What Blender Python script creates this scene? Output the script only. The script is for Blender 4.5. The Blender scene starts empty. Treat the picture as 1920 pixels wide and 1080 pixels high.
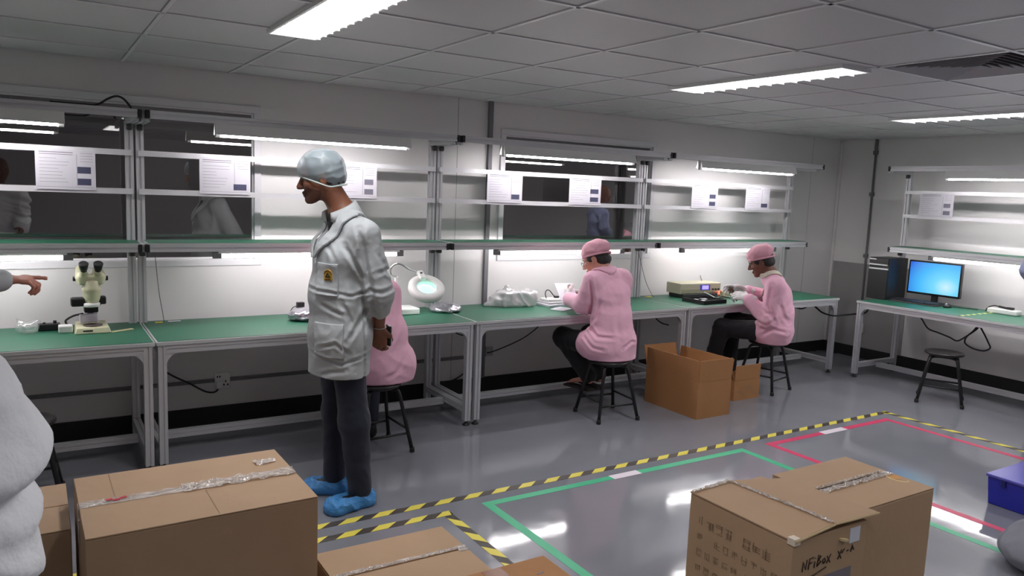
import bpy, bmesh, math, random
import numpy as np
from mathutils import Vector, Matrix
PI = math.pi
rng = random.Random(7)
S = bpy.context.scene
COL = S.collection

# ------------------------------------------------------------------ materials
def lin(c):
    c = c / 255.0
    return c / 12.92 if c <= 0.04045 else ((c + 0.055) / 1.055) ** 2.4
def rgb(r, g, b): return (lin(r), lin(g), lin(b), 1.0)
MATS = {}
def mat(name, col, rough=0.6, metal=0.0, bump=0.0, bscale=40.0, spec=0.5, var=0.0, vscale=6.0, coat=0.0,
        emit=None, estr=0.0, alpha=1.0, sheen=0.0, trans=0.0):
    if name in MATS: return MATS[name]
    m = bpy.data.materials.new(name); m.use_nodes = True
    nt = m.node_tree; b = nt.nodes['Principled BSDF']
    b.inputs['Base Color'].default_value = col
    b.inputs['Roughness'].default_value = rough
    b.inputs['Metallic'].default_value = metal
    b.inputs['Specular IOR Level'].default_value = spec
    b.inputs['Coat Weight'].default_value = coat
    b.inputs['Sheen Weight'].default_value = sheen
    b.inputs['Alpha'].default_value = alpha
    b.inputs['Transmission Weight'].default_value = trans
    if emit is not None:
        b.inputs['Emission Color'].default_value = emit
        b.inputs['Emission Strength'].default_value = estr
    if bump or var:
        tc = nt.nodes.new('ShaderNodeTexCoord')
        n = nt.nodes.new('ShaderNodeTexNoise'); n.inputs['Scale'].default_value = bscale
        n.inputs['Detail'].default_value = 4
        nt.links.new(tc.outputs['Object'], n.inputs['Vector'])
        if bump:
            bp = nt.nodes.new('ShaderNodeBump'); bp.inputs['Strength'].default_value = bump
            bp.inputs['Distance'].default_value = 0.02
            nt.links.new(n.outputs['Fac'], bp.inputs['Height'])
            nt.links.new(bp.outputs['Normal'], b.inputs['Normal'])
        if var:
            n2 = nt.nodes.new('ShaderNodeTexNoise'); n2.inputs['Scale'].default_value = vscale
            n2.inputs['Detail'].default_value = 5
            nt.links.new(tc.outputs['Object'], n2.inputs['Vector'])
            mr = nt.nodes.new('ShaderNodeMapRange')
            mr.inputs['From Min'].default_value = 0.3; mr.inputs['From Max'].default_value = 0.7
            mr.inputs['To Min'].default_value = 1 - var; mr.inputs['To Max'].default_value = 1 + var
            nt.links.new(n2.outputs['Fac'], mr.inputs['Value'])
            mx = nt.nodes.new('ShaderNodeMix'); mx.data_type = 'RGBA'; mx.blend_type = 'MULTIPLY'
            mx.inputs[0].default_value = 1.0
            mx.inputs[6].default_value = col
            nt.links.new(mr.outputs['Result'], mx.inputs[7])
            nt.links.new(mx.outputs[2], b.inputs['Base Color'])
    MATS[name] = m
    return m
def mat_film(name, col, amount, rough=0.15, gloss=0.25):
    """clear or tinted film: part transparent, part cloth-like diffuse, part shiny"""
    if name in MATS: return MATS[name]
    m = bpy.data.materials.new(name); m.use_nodes = True
    nt = m.node_tree; nt.nodes.clear()
    out = nt.nodes.new('ShaderNodeOutputMaterial')
    t = nt.nodes.new('ShaderNodeBsdfTransparent'); d = nt.nodes.new('ShaderNodeBsdfDiffuse')
    g = nt.nodes.new('ShaderNodeBsdfGlossy'); g.inputs['Roughness'].default_value = rough
    d.inputs['Color'].default_value = col
    m1 = nt.nodes.new('ShaderNodeMixShader'); m2 = nt.nodes.new('ShaderNodeMixShader')
    m1.inputs[0].default_value = amount; m2.inputs[0].default_value = gloss
    nt.links.new(t.outputs[0], m1.inputs[1]); nt.links.new(d.outputs[0], m1.inputs[2])
    nt.links.new(m1.outputs[0], m2.inputs[1]); nt.links.new(g.outputs[0], m2.inputs[2])
    nt.links.new(m2.outputs[0], out.inputs[0])
    MATS[name] = m
    return m

# ------------------------------------------------------------------ objects
def put(name, mesh, m=None, parent=None):
    o = bpy.data.objects.new(name, mesh); COL.objects.link(o)
    if m is not None:
        for k in (m if isinstance(m, (list, tuple)) else [m]): mesh.materials.append(k)
    if parent is not None: o.parent = parent
    return o
def tag(o, label, cat, group=None):
    o['label'] = label; o['category'] = cat
    if group: o['group'] = group
    return o
def thing(name, label, cat, loc=(0, 0, 0), rotz=0.0, group=None):
    o = bpy.data.objects.new(name, None); COL.objects.link(o)
    o.empty_display_size = 0.1
    o.location = loc; o.rotation_euler = (0, 0, rotz)
    return tag(o, label, cat, group)
def struct(o): o['kind'] = 'structure'; return o
def dup(root, loc, rotz, label, group=None):
    r = root.copy(); COL.objects.link(r); r.location = loc; r.rotation_euler = (0, 0, rotz)
    r['label'] = label
    if group: r['group'] = group
    for ch in list(root.children):
        c = ch.copy(); COL.objects.link(c); c.parent = r
        for g in ch.children:
            d = g.copy(); COL.objects.link(d); d.parent = c
    return r

class MB:
    """collects shapes into one mesh"""
    def __init__(self): self.bm = bmesh.new(); self.mi = 0
    def _v(self, pts): return [self.bm.verts.new(p) for p in pts]
    def face(self, pts, mi=None):
        f = self.bm.faces.new(self._v(pts)); f.material_index = self.mi if mi is None else mi
        return f
    def hexa(self, p):
        """8 points: bottom ring 0-3 ccw, top ring 4-7"""
        v = self._v(p)
        for q in ((3, 2, 1, 0), (4, 5, 6, 7), (0, 1, 5, 4), (1, 2, 6, 5), (2, 3, 7, 6), (3, 0, 4, 7)):
            f = self.bm.faces.new([v[i] for i in q]); f.material_index = self.mi
        return v
    def box(self, x0, y0, z0, x1, y1, z1):
        return self.hexa([(x0, y0, z0), (x1, y0, z0), (x1, y1, z0), (x0, y1, z0),
                          (x0, y0, z1), (x1, y0, z1), (x1, y1, z1), (x0, y1, z1)])
    def obox(self, c, ax, ay, az, sx, sy, sz):
        c = Vector(c); ax = Vector(ax).normalized() * sx / 2; ay = Vector(ay).normalized() * sy / 2; az = Vector(az).normalized() * sz / 2
        P = [c + i * ax + j * ay + k * az for k in (-1, 1) for i, j in ((-1, -1), (1, -1), (1, 1), (-1, 1))]
        return self.hexa(P)
    def prism(self, poly, a, b, up=(0, 0, 1)):
        """extrude 2-D polygon (ccw) from a to b"""
        a = Vector(a); b = Vector(b); d = (b - a).normalized(); up = Vector(up)
        if abs(d.dot(up)) > 0.95: up = Vector((0, 1, 0))
        x = d.cross(up).normalized(); y = x.cross(d)
        A = self._v([a + x * p + y * q for p, q in poly]); B = self._v([b + x * p + y * q for p, q in poly])
        n = len(poly)
        fs = [self.bm.faces.new(A), self.bm.faces.new(B[::-1])]
        for i in range(n): fs.append(self.bm.faces.new((A[(i + 1) % n], A[i], B[i], B[(i + 1) % n])))
        for f in fs: f.material_index = self.mi
    def tube(self, pts, r, n=8, closed=False, caps=True):
        P = [Vector(p) for p in pts]; m = len(P); rings = []
        R = r if isinstance(r, (list, tuple)) else [r] * m
        prev = None
        for i in range(m):
            if closed: d = (P[(i + 1) % m] - P[i - 1]).normalized()
            else: d = (P[min(i + 1, m - 1)] - P[max(i - 1, 0)]).normalized()
            if prev is None:
                u = Vector((0, 0, 1)) if abs(d.z) < 0.9 else Vector((1, 0, 0))
                x = d.cross(u).normalized()
            else:
                x = (prev - d * prev.dot(d)).normalized()
            prev = x; y = d.cross(x)
            rings.append(self._v([P[i] + (x * math.cos(2 * PI * k / n) + y * math.sin(2 * PI * k / n)) * R[i] for k in range(n)]))
        for i in range(m if closed else m - 1):
            A, B = rings[i], rings[(i + 1) % m]
            for k in range(n):
                f = self.bm.faces.new((A[k], A[(k + 1) % n], B[(k + 1) % n], B[k])); f.material_index = self.mi; f.smooth = True
        if caps and not closed:
            for q in (rings[0][::-1], rings[-1]):
                f = self.bm.faces.new(q); f.material_index = self.mi
    def lathe(self, prof, c=(0, 0, 0), axis=(0, 0, 1), n=24, smooth=True):
        """prof: (radius, height) pairs along axis"""
        c = Vector(c); d = Vector(axis).normalized()
        u = Vector((0, 0, 1)) if abs(d.z) < 0.9 else Vector((1, 0, 0))
        x = d.cross(u).normalized(); y = d.cross(x); rings = []
        for r, h in prof:
            r = max(r, 1e-4)
            rings.append(self._v([c + d * h + (x * math.cos(2 * PI * k / n) + y * math.sin(2 * PI * k / n)) * r for k in range(n)]))
        for A, B in zip(rings, rings[1:]):
            for k in range(n):
                f = self.bm.faces.new((A[k], A[(k + 1) % n], B[(k + 1) % n], B[k])); f.material_index = self.mi; f.smooth = smooth
        for q in (rings[0][::-1], rings[-1]):
            f = self.bm.faces.new(q); f.material_index = self.mi
    def sphere(self, c, r, n=12):
        r3 = r if isinstance(r, (list, tuple)) else (r, r, r)
        M = Matrix.Translation(c) @ Matrix.Diagonal((r3[0], r3[1], r3[2], 1))
        ret = bmesh.ops.create_uvsphere(self.bm, u_segments=n * 2, v_segments=n, radius=1, matrix=M)
        for v in ret['verts']:
            for f in v.link_faces: f.material_index = self.mi; f.smooth = True
    def build(self, name, m=None, parent=None, bevel=0.0, seg=2, angle=0.6):
        bm = self.bm
        bmesh.ops.recalc_face_normals(bm, faces=bm.faces)
        if bevel > 0:
            ed = [e for e in bm.edges if len(e.link_faces) == 2 and e.calc_face_angle(0) > angle]
            bmesh.ops.bevel(bm, geom=ed, offset=bevel, segments=seg, profile=0.5, affect='EDGES', clamp_overlap=True)
        me = bpy.data.meshes.new(name); bm.to_mesh(me); bm.free()
        return put(name, me, m, parent)
def bez(pts, n=10):
    """Catmull-Rom through pts"""
    P = [Vector(p) for p in pts]; P = [P[0] * 2 - P[1]] + P + [P[-1] * 2 - P[-2]]; out = []
    for i in range(1, len(P) - 2):
        for k in range(n):
            t = k / n; a, b, c, d = P[i - 1:i + 3]
            out.append(0.5 * ((2 * b) + (c - a) * t + (2 * a - 5 * b + 4 * c - d) * t * t + (3 * b - a - 3 * c + d) * t ** 3))
    out.append(P[-2]); return out

# ------------------------------------------------------------------ implicit surfaces for bodies, cloth and crumpled film
class Sdf:
    def __init__(s, lo, hi, h):
        s.h = h; s.lo = np.array(lo, np.float32)
        s.n = [int(math.ceil((b - a) / h)) + 1 for a, b in zip(lo, hi)]
        s.X = (lo[0] + h * np.arange(s.n[0], dtype=np.float32)).reshape(-1, 1, 1)
        s.Y = (lo[1] + h * np.arange(s.n[1], dtype=np.float32)).reshape(1, -1, 1)
        s.Z = (lo[2] + h * np.arange(s.n[2], dtype=np.float32)).reshape(1, 1, -1)
        s.d = np.full(s.n, 0.25, np.float32)
    def sl(s, lo, hi):
        r = []
        for i in range(3):
            a = int(math.floor((lo[i] - s.lo[i]) / s.h)); b = int(math.ceil((hi[i] - s.lo[i]) / s.h)) + 1
            r.append(slice(max(0, a), max(0, min(s.n[i], b))))
        return tuple(r)
    def op(s, fn, lo, hi, k=0.02, mode='add'):
        q = s.sl([v - k - 0.04 for v in lo], [v + k + 0.04 for v in hi])
        if any(t.stop <= t.start for t in q): return s
        e = fn(s.X[q[0]], s.Y[:, q[1]], s.Z[:, :, q[2]]).astype(np.float32); d = s.d[q]
        if mode == 'sub': e = -e; d2 = -d; e2 = -e
        if mode == 'add':
            if k > 1e-5:
                hh = np.maximum(k - np.abs(d - e), 0) / k; s.d[q] = np.minimum(d, e) - hh * hh * k * 0.25
            else: s.d[q] = np.minimum(d, e)
        else:
            if k > 1e-5:
                hh = np.maximum(k - np.abs(d - e), 0) / k; s.d[q] = np.maximum(d, e) + hh * hh * k * 0.25
            else: s.d[q] = np.maximum(d, e)
        return s
    def cone(s, a, b, ra, rb, k=0.02, mode='add'):
        a = np.array(a, float); b = np.array(b, float); ab = b - a; L = max(float(ab @ ab), 1e-9)
        def fn(X, Y, Z):
            t = np.clip(((X - a[0]) * ab[0] + (Y - a[1]) * ab[1] + (Z - a[2]) * ab[2]) / L, 0, 1)
            return np.sqrt((X - a[0] - t * ab[0]) ** 2 + (Y - a[1] - t * ab[1]) ** 2 + (Z - a[2] - t * ab[2]) ** 2) - (ra + (rb - ra) * t)
        m = max(ra, rb)
        return s.op(fn, np.minimum(a, b) - m, np.maximum(a, b) + m, k, mode)
    def chain(s, pts, rad, k=0.02):
        for i in range(len(pts) - 1): s.cone(pts[i], pts[i + 1], rad[i], rad[i + 1], k)
        return s
    def flat(s, a, b, wa, wb, side, k=0.03, mode='add'):
        """tapered limb of elliptical section; wa=(half width along side, half depth)"""
        a = np.array(a, float); b = np.array(b, float); ab = b - a; L = max(float(ab @ ab), 1e-9); ln = math.sqrt(L)
        ax = ab / ln; sd = np.array(side, float); sd = sd - ax * (sd @ ax); sd /= np.linalg.norm(sd); fr = np.cross(ax, sd)
        def fn(X, Y, Z):
            px, py, pz = X - a[0], Y - a[1], Z - a[2]
            t0 = (px * ab[0] + py * ab[1] + pz * ab[2]) / L; t = np.clip(t0, 0, 1); ex = (t0 - t) * ln
            u = px * sd[0] + py * sd[1] + pz * sd[2]; v = px * fr[0] + py * fr[1] + pz * fr[2]
            w = wa[0] + (wb[0] - wa[0]) * t; e = wa[1] + (wb[1] - wa[1]) * t; m = np.minimum(w, e)
            r = np.sqrt((u / w) ** 2 + (v / e) ** 2 + (ex / m) ** 2)
            return (r - 1) * m * 0.9
        m = max(wa + wb)
        return s.op(fn, np.minimum(a, b) - m, np.maximum(a, b) + m, k, mode)
    def ell(s, c, r, R=None, k=0.02, mode='add'):
        c = np.array(c, float); r = np.array(r, float); R = np.eye(3) if R is None else np.array(R, float)  # rows = axes
        def fn(X, Y, Z):
            p = (X - c[0], Y - c[1], Z - c[2]); k0 = 0; k1 = 0
            for i in range(3):
                q = p[0] * R[i][0] + p[1] * R[i][1] + p[2] * R[i][2]
                k0 = k0 + (q / r[i]) ** 2; k1 = k1 + (q / r[i] ** 2) ** 2
            k0 = np.sqrt(k0); k1 = np.sqrt(k1) + 1e-6
            return k0 * (k0 - 1) / k1
        m = float(r.max())
        return s.op(fn, c - m, c + m, k, mode)
    def obox(s, c, half, R=None, rnd=0.01, k=0.0, mode='add'):
        c = np.array(c, float); R = np.eye(3) if R is None else np.array(R, float)
        def fn(X, Y, Z):
            p = (X - c[0], Y - c[1], Z - c[2]); q = []
            for i in range(3):
                q.append(np.abs(p[0] * R[i][0] + p[1] * R[i][1] + p[2] * R[i][2]) - (half[i] - rnd))
            o = np.sqrt(np.maximum(q[0], 0) ** 2 + np.maximum(q[1], 0) ** 2 + np.maximum(q[2], 0) ** 2)
            return o + np.minimum(np.maximum(np.maximum(q[0], q[1]), q[2]), 0) - rnd
        m = float(np.linalg.norm(half))
        return s.op(fn, c - m, c + m, k, mode)
    def half(s, p, n):
        """keep the side n points away from"""
        n = np.array(n, float); n /= np.linalg.norm(n)
        e = (s.X - p[0]) * n[0] + (s.Y - p[1]) * n[1] + (s.Z - p[2]) * n[2]
        s.d = np.maximum(s.d, e.astype(np.float32)); return s
    def wrinkle(s, amp, freq, seed=0, stretch=(1, 1, 1)):
        r = np.random.RandomState(seed); w = 0
        for i in range(5):
            v = r.normal(size=3); v = v / np.linalg.norm(v) * np.array(stretch) * freq * (0.6 + 0.35 * i)
            v2 = r.normal(size=3); v2 = v2 / np.linalg.norm(v2) * freq * 0.7
            ph, ph2 = r.uniform(0, 6.28, 2)
            w = w + np.sin(s.X * v[0] + s.Y * v[1] + s.Z * v[2] + ph + 1.6 * np.sin(s.X * v2[0] + s.Y * v2[1] + s.Z * v2[2] + ph2)) / (1 + 0.5 * i)
        w = w / 2.2
        s.d = s.d + amp * (np.abs(w) * 1.4 - 0.6).astype(np.float32) ; return s
    def shell(s, off, half_t, fn):
        """thin layer lying on this surface inside a region: a new field on the same grid"""
        t = Sdf.__new__(Sdf); t.__dict__.update(s.__dict__)
        t.d = np.maximum(np.abs(s.d - off) - half_t, fn(s.X, s.Y, s.Z)).astype(np.float32)
        return t
    def mesh(s, name):
        d = s.d.copy(); n = d.shape
        d[0] = d[-1] = np.maximum(d[0], 1e-3); d[:, 0] = np.maximum(d[:, 0], 1e-3); d[:, -1] = np.maximum(d[:, -1], 1e-3)
        d[:, :, 0] = np.maximum(d[:, :, 0], 1e-3); d[:, :, -1] = np.maximum(d[:, :, -1], 1e-3); d[-1] = np.maximum(d[-1], 1e-3)
        ins = d < 0
        cn = np.zeros([k - 1 for k in n], np.uint8)
        for i in (0, 1):
            for j in (0, 1):
                for k in (0, 1): cn += ins[i:n[0] - 1 + i, j:n[1] - 1 + j, k:n[2] - 1 + k]
        act = np.argwhere((cn > 0) & (cn < 8))
        idx = np.full([k - 1 for k in n], -1, np.int64); idx[act[:, 0], act[:, 1], act[:, 2]] = np.arange(len(act))
        acc = np.zeros((len(act), 3)); cnt = np.zeros(len(act))
        cor = [(i, j, k) for i in (0, 1) for j in (0, 1) for k in (0, 1)]
        val = {c: d[act[:, 0] + c[0], act[:, 1] + c[1], act[:, 2] + c[2]] for c in cor}
        for c in cor:
            for ax in range(3):
                if c[ax] == 0:
                    e = list(c); e[ax] = 1; e = tuple(e); v0, v1 = val[c], val[e]; m = (v0 < 0) != (v1 < 0)
                    t = np.where(m, v0 / np.where(np.abs(v0 - v1) < 1e-9, 1e-9, v0 - v1), 0)
                    p = np.zeros((len(act), 3)); p[:] = c; p[:, ax] += t
                    acc[m] += p[m]; cnt[m] += 1
        V = s.lo + s.h * (act + acc / np.maximum(cnt, 1)[:, None])
        F = []
        for ax in range(3):
            a1, a2 = (ax + 1) % 3, (ax + 2) % 3
            lo = [slice(None)] * 3; hi = [slice(None)] * 3; lo[ax] = slice(0, -1); hi[ax] = slice(1, None)
            A, B = ins[tuple(lo)], ins[tuple(hi)]
            E = np.argwhere(A != B); fl = A[E[:, 0], E[:, 1], E[:, 2]]
            ok = (E[:, a1] > 0) & (E[:, a2] > 0) & (E[:, a1] < n[a1] - 1) & (E[:, a2] < n[a2] - 1)
            E = E[ok]; fl = fl[ok]; q = []
            for o1, o2 in ((-1, -1), (0, -1), (0, 0), (-1, 0)):
                G = E.copy(); G[:, a1] += o1; G[:, a2] += o2; q.append(idx[G[:, 0], G[:, 1], G[:, 2]])
            q = np.stack(q, 1); q[~fl] = q[~fl][:, ::-1]; F.append(q)
        F = np.concatenate(F); F = F[(F >= 0).all(1)]
        me = bpy.data.meshes.new(name)
        me.vertices.add(len(V)); me.vertices.foreach_set('co', V.astype(np.float32).ravel())
        me.loops.add(len(F) * 4); me.loops.foreach_set('vertex_index', F.astype(np.int32).ravel())
        me.polygons.add(len(F)); me.polygons.foreach_set('loop_start', np.arange(len(F), dtype=np.int32) * 4)
        me.polygons.foreach_set('use_smooth', np.ones(len(F), dtype=bool))
        me.update(calc_edges=True); me.validate()
        return me
# ------------------------------------------------------------------ shared materials
M_alu = mat('aluminium_profile', (0.62, 0.62, 0.64, 1), 0.42, 0.4)
M_alu_flat = mat('aluminium_bar', (0.74, 0.74, 0.76, 1), 0.4, 0.35)
M_black = mat('black_plastic', rgb(26, 25, 27), 0.45)
M_rubber = mat('black_cable', rgb(30, 30, 32), 0.55)
M_wall = mat('white_wall_panel', rgb(226, 224, 223), 0.45, var=0.015, vscale=1.5)
M_ceil = mat('ceiling_tile', rgb(208, 206, 208), 0.55, bump=0.05, bscale=160, var=0.02, vscale=1.3)
M_white = mat('white_plastic', rgb(232, 232, 230), 0.4)
M_cream = mat('cream_plastic', rgb(214, 212, 178), 0.4)
M_paper = mat('white_paper', rgb(214, 212, 220), 0.7)
M_ink = mat('printed_ink', rgb(120, 118, 132), 0.7)
M_inkd = mat('printed_dark', rgb(64, 66, 92), 0.7)
M_green = mat('green_antistatic_mat', rgb(36, 100, 76), 0.45, var=0.04, vscale=3)
M_edge = mat('desk_edge_grey', rgb(196, 198, 198), 0.45)
M_tube = mat('lamp_tube_lit', (1, 1, 1, 1), 0.4, emit=(1.0, 0.955, 0.975, 1), estr=29.0)
M_tube2 = mat('rail_tube_lit', (1, 1, 1, 1), 0.4, emit=(1.0, 0.955, 0.975, 1), estr=52.0)
M_diff = mat('light_panel_lit', (1, 1, 1, 1), 0.4, emit=(1.0, 0.99, 1.0, 1), estr=2.2)
M_dark = mat('dark_gap', rgb(40, 40, 42), 0.8)

W = 2.0492; YW = 0.80; XR = 7.087; HC = 2.365; XL = -3.6; YF = -9.6

# ------------------------------------------------------------------ floor
def floor_material():
    m = bpy.data.materials.new('grey_epoxy_floor'); m.use_nodes = True
    nt = m.node_tree; b = nt.nodes['Principled BSDF']
    tc = nt.nodes.new('ShaderNodeTexCoord')
    n1 = nt.nodes.new('ShaderNodeTexNoise'); n1.inputs['Scale'].default_value = 1.1; n1.inputs['Detail'].default_value = 3
    n2 = nt.nodes.new('ShaderNodeTexNoise'); n2.inputs['Scale'].default_value = 4; n2.inputs['Detail'].default_value = 2
    cr = nt.nodes.new('ShaderNodeValToRGB')
    cr.color_ramp.elements[0].position = 0.3; cr.color_ramp.elements[0].color = rgb(120, 122, 129)
    cr.color_ramp.elements[1].position = 0.75; cr.color_ramp.elements[1].color = rgb(132, 133, 140)
    nt.links.new(tc.outputs['Object'], n1.inputs['Vector']); nt.links.new(tc.outputs['Object'], n2.inputs['Vector'])
    nt.links.new(n1.outputs['Fac'], cr.inputs['Fac']); nt.links.new(cr.outputs['Color'], b.inputs['Base Color'])
    bp = nt.nodes.new('ShaderNodeBump'); bp.inputs['Strength'].default_value = 0.06; bp.inputs['Distance'].default_value = 0.02
    nt.links.new(n2.outputs['Fac'], bp.inputs['Height']); nt.links.new(bp.outputs['Normal'], b.inputs['Normal'])
    b.inputs['Roughness'].default_value = 0.085; b.inputs['Specular IOR Level'].default_value = 0.55
    return m
m_ = MB(); m_.box(XL - 0.1, YF - 0.1, -0.1, XR + 0.1, 3.6, 0.0); struct(m_.build('floor', floor_material()))

# ------------------------------------------------------------------ walls, windows
WIN = [(-0.91, 0.772), (2.672, 4.348)]; WZ0, WZ1 = 1.09, 2.16
m_ = MB()
xs = [XL - 0.1, WIN[0][0], WIN[0][1], WIN[1][0], WIN[1][1], XR + 0.1]
for i in range(5):
    if i in (1, 3):
        m_.box(xs[i], YW, 0, xs[i + 1], YW + 0.1, WZ0); m_.box(xs[i], YW, WZ1, xs[i + 1], YW + 0.1, HC + 0.06)
    else: m_.box(xs[i], YW, 0, xs[i + 1], YW + 0.1, HC + 0.06)
struct(m_.build('wall_back', M_wall))
m_ = MB(); m_.box(XR, YF, 0, XR + 0.1, YW, HC + 0.06); struct(m_.build('wall_right', M_wall))
m_ = MB(); m_.box(XL - 0.1, YF, 0, XL, YW, HC + 0.06); struct(m_.build('wall_left', M_wall))
m_ = MB(); m_.box(XL - 0.1, YF - 0.1, 0, XR + 0.1, YF, HC + 0.06); struct(m_.build('wall_front', M_wall))
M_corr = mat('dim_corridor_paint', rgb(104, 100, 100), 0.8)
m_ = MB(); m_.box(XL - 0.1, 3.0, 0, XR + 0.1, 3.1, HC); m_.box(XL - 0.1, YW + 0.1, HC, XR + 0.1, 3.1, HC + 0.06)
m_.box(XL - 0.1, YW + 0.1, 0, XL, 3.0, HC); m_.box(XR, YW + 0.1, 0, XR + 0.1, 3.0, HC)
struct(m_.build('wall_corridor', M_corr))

def glass_material():
    m = bpy.data.materials.new('window_glass'); m.use_nodes = True
    nt = m.node_tree; nt.nodes.clear()
    out = nt.nodes.new('ShaderNodeOutputMaterial')
    t = nt.nodes.new('ShaderNodeBsdfTransparent'); t.inputs['Color'].default_value = (0.62, 0.60, 0.60, 1)
    g = nt.nodes.new('ShaderNodeBsdfGlossy'); g.inputs['Roughness'].default_value = 0.0
    mx = nt.nodes.new('ShaderNodeMixShader')
    mx.inputs[0].default_value = 0.25; nt.links.new(t.outputs[0], mx.inputs[1]); nt.links.new(g.outputs[0], mx.inputs[2])
    nt.links.new(mx.outputs[0], out.inputs[0]); return m
M_glass = glass_material()
M_frame = mat('white_window_frame', rgb(222, 221, 224), 0.4)
for i, (a, b) in enumerate(WIN):
    m_ = MB(); t = 0.045
    m_.box(a, YW - 0.018, WZ0, b, YW + 0.05, WZ0 + t); m_.box(a, YW - 0.018, WZ1 - t, b, YW + 0.05, WZ1)
    m_.box(a, YW - 0.018, WZ0 + t, a + t, YW + 0.05, WZ1 - t); m_.box(b - t, YW - 0.018, WZ0 + t, b, YW + 0.05, WZ1 - t)
    # inner bead
    q = t + 0.012
    m_.box(a + t, YW + 0.004, WZ0 + t, b - t, YW + 0.03, WZ0 + q); m_.box(a + t, YW + 0.004, WZ1 - q, b - t, YW + 0.03, WZ1 - t)
    m_.box(a + t, YW + 0.004, WZ0 + q, a + q, YW + 0.03, WZ1 - q); m_.box(b - q, YW + 0.004, WZ0 + q, b - t, YW + 0.03, WZ1 - q)
    w = struct(m_.build('window_%d' % (i + 1), M_frame, bevel=0.003))
    m_ = MB(); m_.box(a + t, YW + 0.015, WZ0 + t, b - t, YW + 0.021, WZ1 - t); m_.build('glass_pane', M_glass, w)

# baseboards, wall joint
M_base = mat('black_skirting', rgb(28, 28, 30), 0.5)
m_ = MB(); m_.box(XL, YW - 0.012, 0, XR, YW, 0.12); struct(m_.build('baseboard_back', M_base))
m_ = MB(); m_.box(XR - 0.012, YF, 0, XR, YW - 0.012, 0.12); struct(m_.build('baseboard_right', M_base))
m_ = MB(); m_.box(2.548, YW - 0.03, 0.12, 2.582, YW, HC); struct(m_.build('trim_1', mat('grey_joint_strip', rgb(112, 112, 116), 0.5)))
m_ = MB(); m_.box(XR - 0.03, YW - 0.03, 0.12, XR, YW, HC); struct(m_.build('trim_2', M_wall, bevel=0.012, seg=3))
m_ = MB()
for x in (-2.3, 2.28, 6.6): m_.box(x, YW - 0.0015, 0.12, x + 0.004, YW, HC if not any(a < x < b for a, b in WIN) else WZ0)
struct(m_.build('trim_3', mat('panel_seam', rgb(170, 170, 172), 0.6)))
m_ = MB(); m_.box(XR - 0.006, -0.12, 0.12, XR, 0.765, 1.03)
struct(m_.build('trim_4', mat('grey_wall_plate', rgb(150, 148, 147), 0.5, var=0.04, vscale=4)))

# ------------------------------------------------------------------ ceiling
GX = [-0.06 + 0.633 * k for k in range(-6, 13)]; GY = [0.345 - 0.63 * k for k in range(-1, 17)]
LX = [(-2.13, -1.9), (0.395, 0.62), (2.905, 3.15), (5.285, 5.555)]; LY = [(-2.11, -0.86), (-4.66, -3.41), (-7.18, -5.93)]
VENT = (3.13, 3.73, -2.79, -2.19)
m_ = MB(); m_.box(XL - 0.1, YF - 0.1, HC + 0.03, XR + 0.1, YW + 0.1, HC + 0.06); 
for i in range(len(GX) - 1):
    for j in range(len(GY) - 1):
        x0, x1, y1, y0 = max(GX[i], XL) + 0.014, min(GX[i + 1], XR) - 0.014, min(GY[j], YW) - 0.014, max(GY[j + 1], YF) + 0.014
        if x1 - x0 < 0.03 or y1 - y0 < 0.03: continue
        if abs((x0 + x1) / 2 - 3.42) < 0.2 and abs((y0 + y1) / 2 + 2.49) < 0.2: continue
        m_.box(x0, y0, HC, x1, y1, HC + 0.02)
struct(m_.build('ceiling', M_ceil))
m_ = MB()
for x in GX:
    if XL < x < XR: m_.box(x - 0.0095, YF, HC - 0.005, x + 0.0095, YW, HC + 0.029)
for y in GY:
    if YF < y < YW: m_.box(XL, y - 0.0095, HC - 0.005, XR, y + 0.0095, HC + 0.029)
struct(m_.build('trim_5', mat('ceiling_grid_bar', rgb(226, 225, 227), 0.4)))

# ceiling lights
def ceiling_light():
    t = thing('ceiling_light', 'x', 'light')
    w, l = 0.24, 1.25
    m_ = MB(); f = 0.012
    for a in ((-w / 2, -l / 2, w / 2, -l / 2 + f), (-w / 2, l / 2 - f, w / 2, l / 2), (-w / 2, -l / 2 + f, -w / 2 + f, l / 2 - f), (w / 2 - f, -l / 2 + f, w / 2, l / 2 - f)):
        m_.box(a[0], a[1], -0.02, a[2], a[3], 0.0)
    m_.build('frame', M_white, t)
    m_ = MB(); m_.box(-w / 2 + f, -l / 2 + f, -0.008, w / 2 - f, l / 2 - f, -0.001); m_.build('diffuser', M_diff, t)
    m_ = MB()
    for k in range(1, 14):
        y = -l / 2 + k * l / 14; m_.box(-w / 2 + f, y - 0.001, -0.03, w / 2 - f, y + 0.001, -0.011)
    m_.build('louvre', M_white, t)
    return t
def lamp_light(parent, sx, sy, z, power, spread=2.4):
    d = bpy.data.lights.new('lamp_glow', 'AREA'); d.shape = 'RECTANGLE'; d.size = sx; d.size_y = sy
    d.energy = power; d.color = (1.0, 0.985, 1.0); d.spread = spread
    o = bpy.data.objects.new('lamp_glow', d); COL.objects.link(o); o.parent = parent; o.location = (0, 0, z); return o
CL = ceiling_light(); first = True
names = {(1, 0): 'ceiling light nearest the camera, at the upper left above the standing person',
         (2, 0): 'louvred ceiling light above the middle of the room, beside the square air vent',
         (3, 0): 'louvred ceiling light nearest the right wall'}
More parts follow.
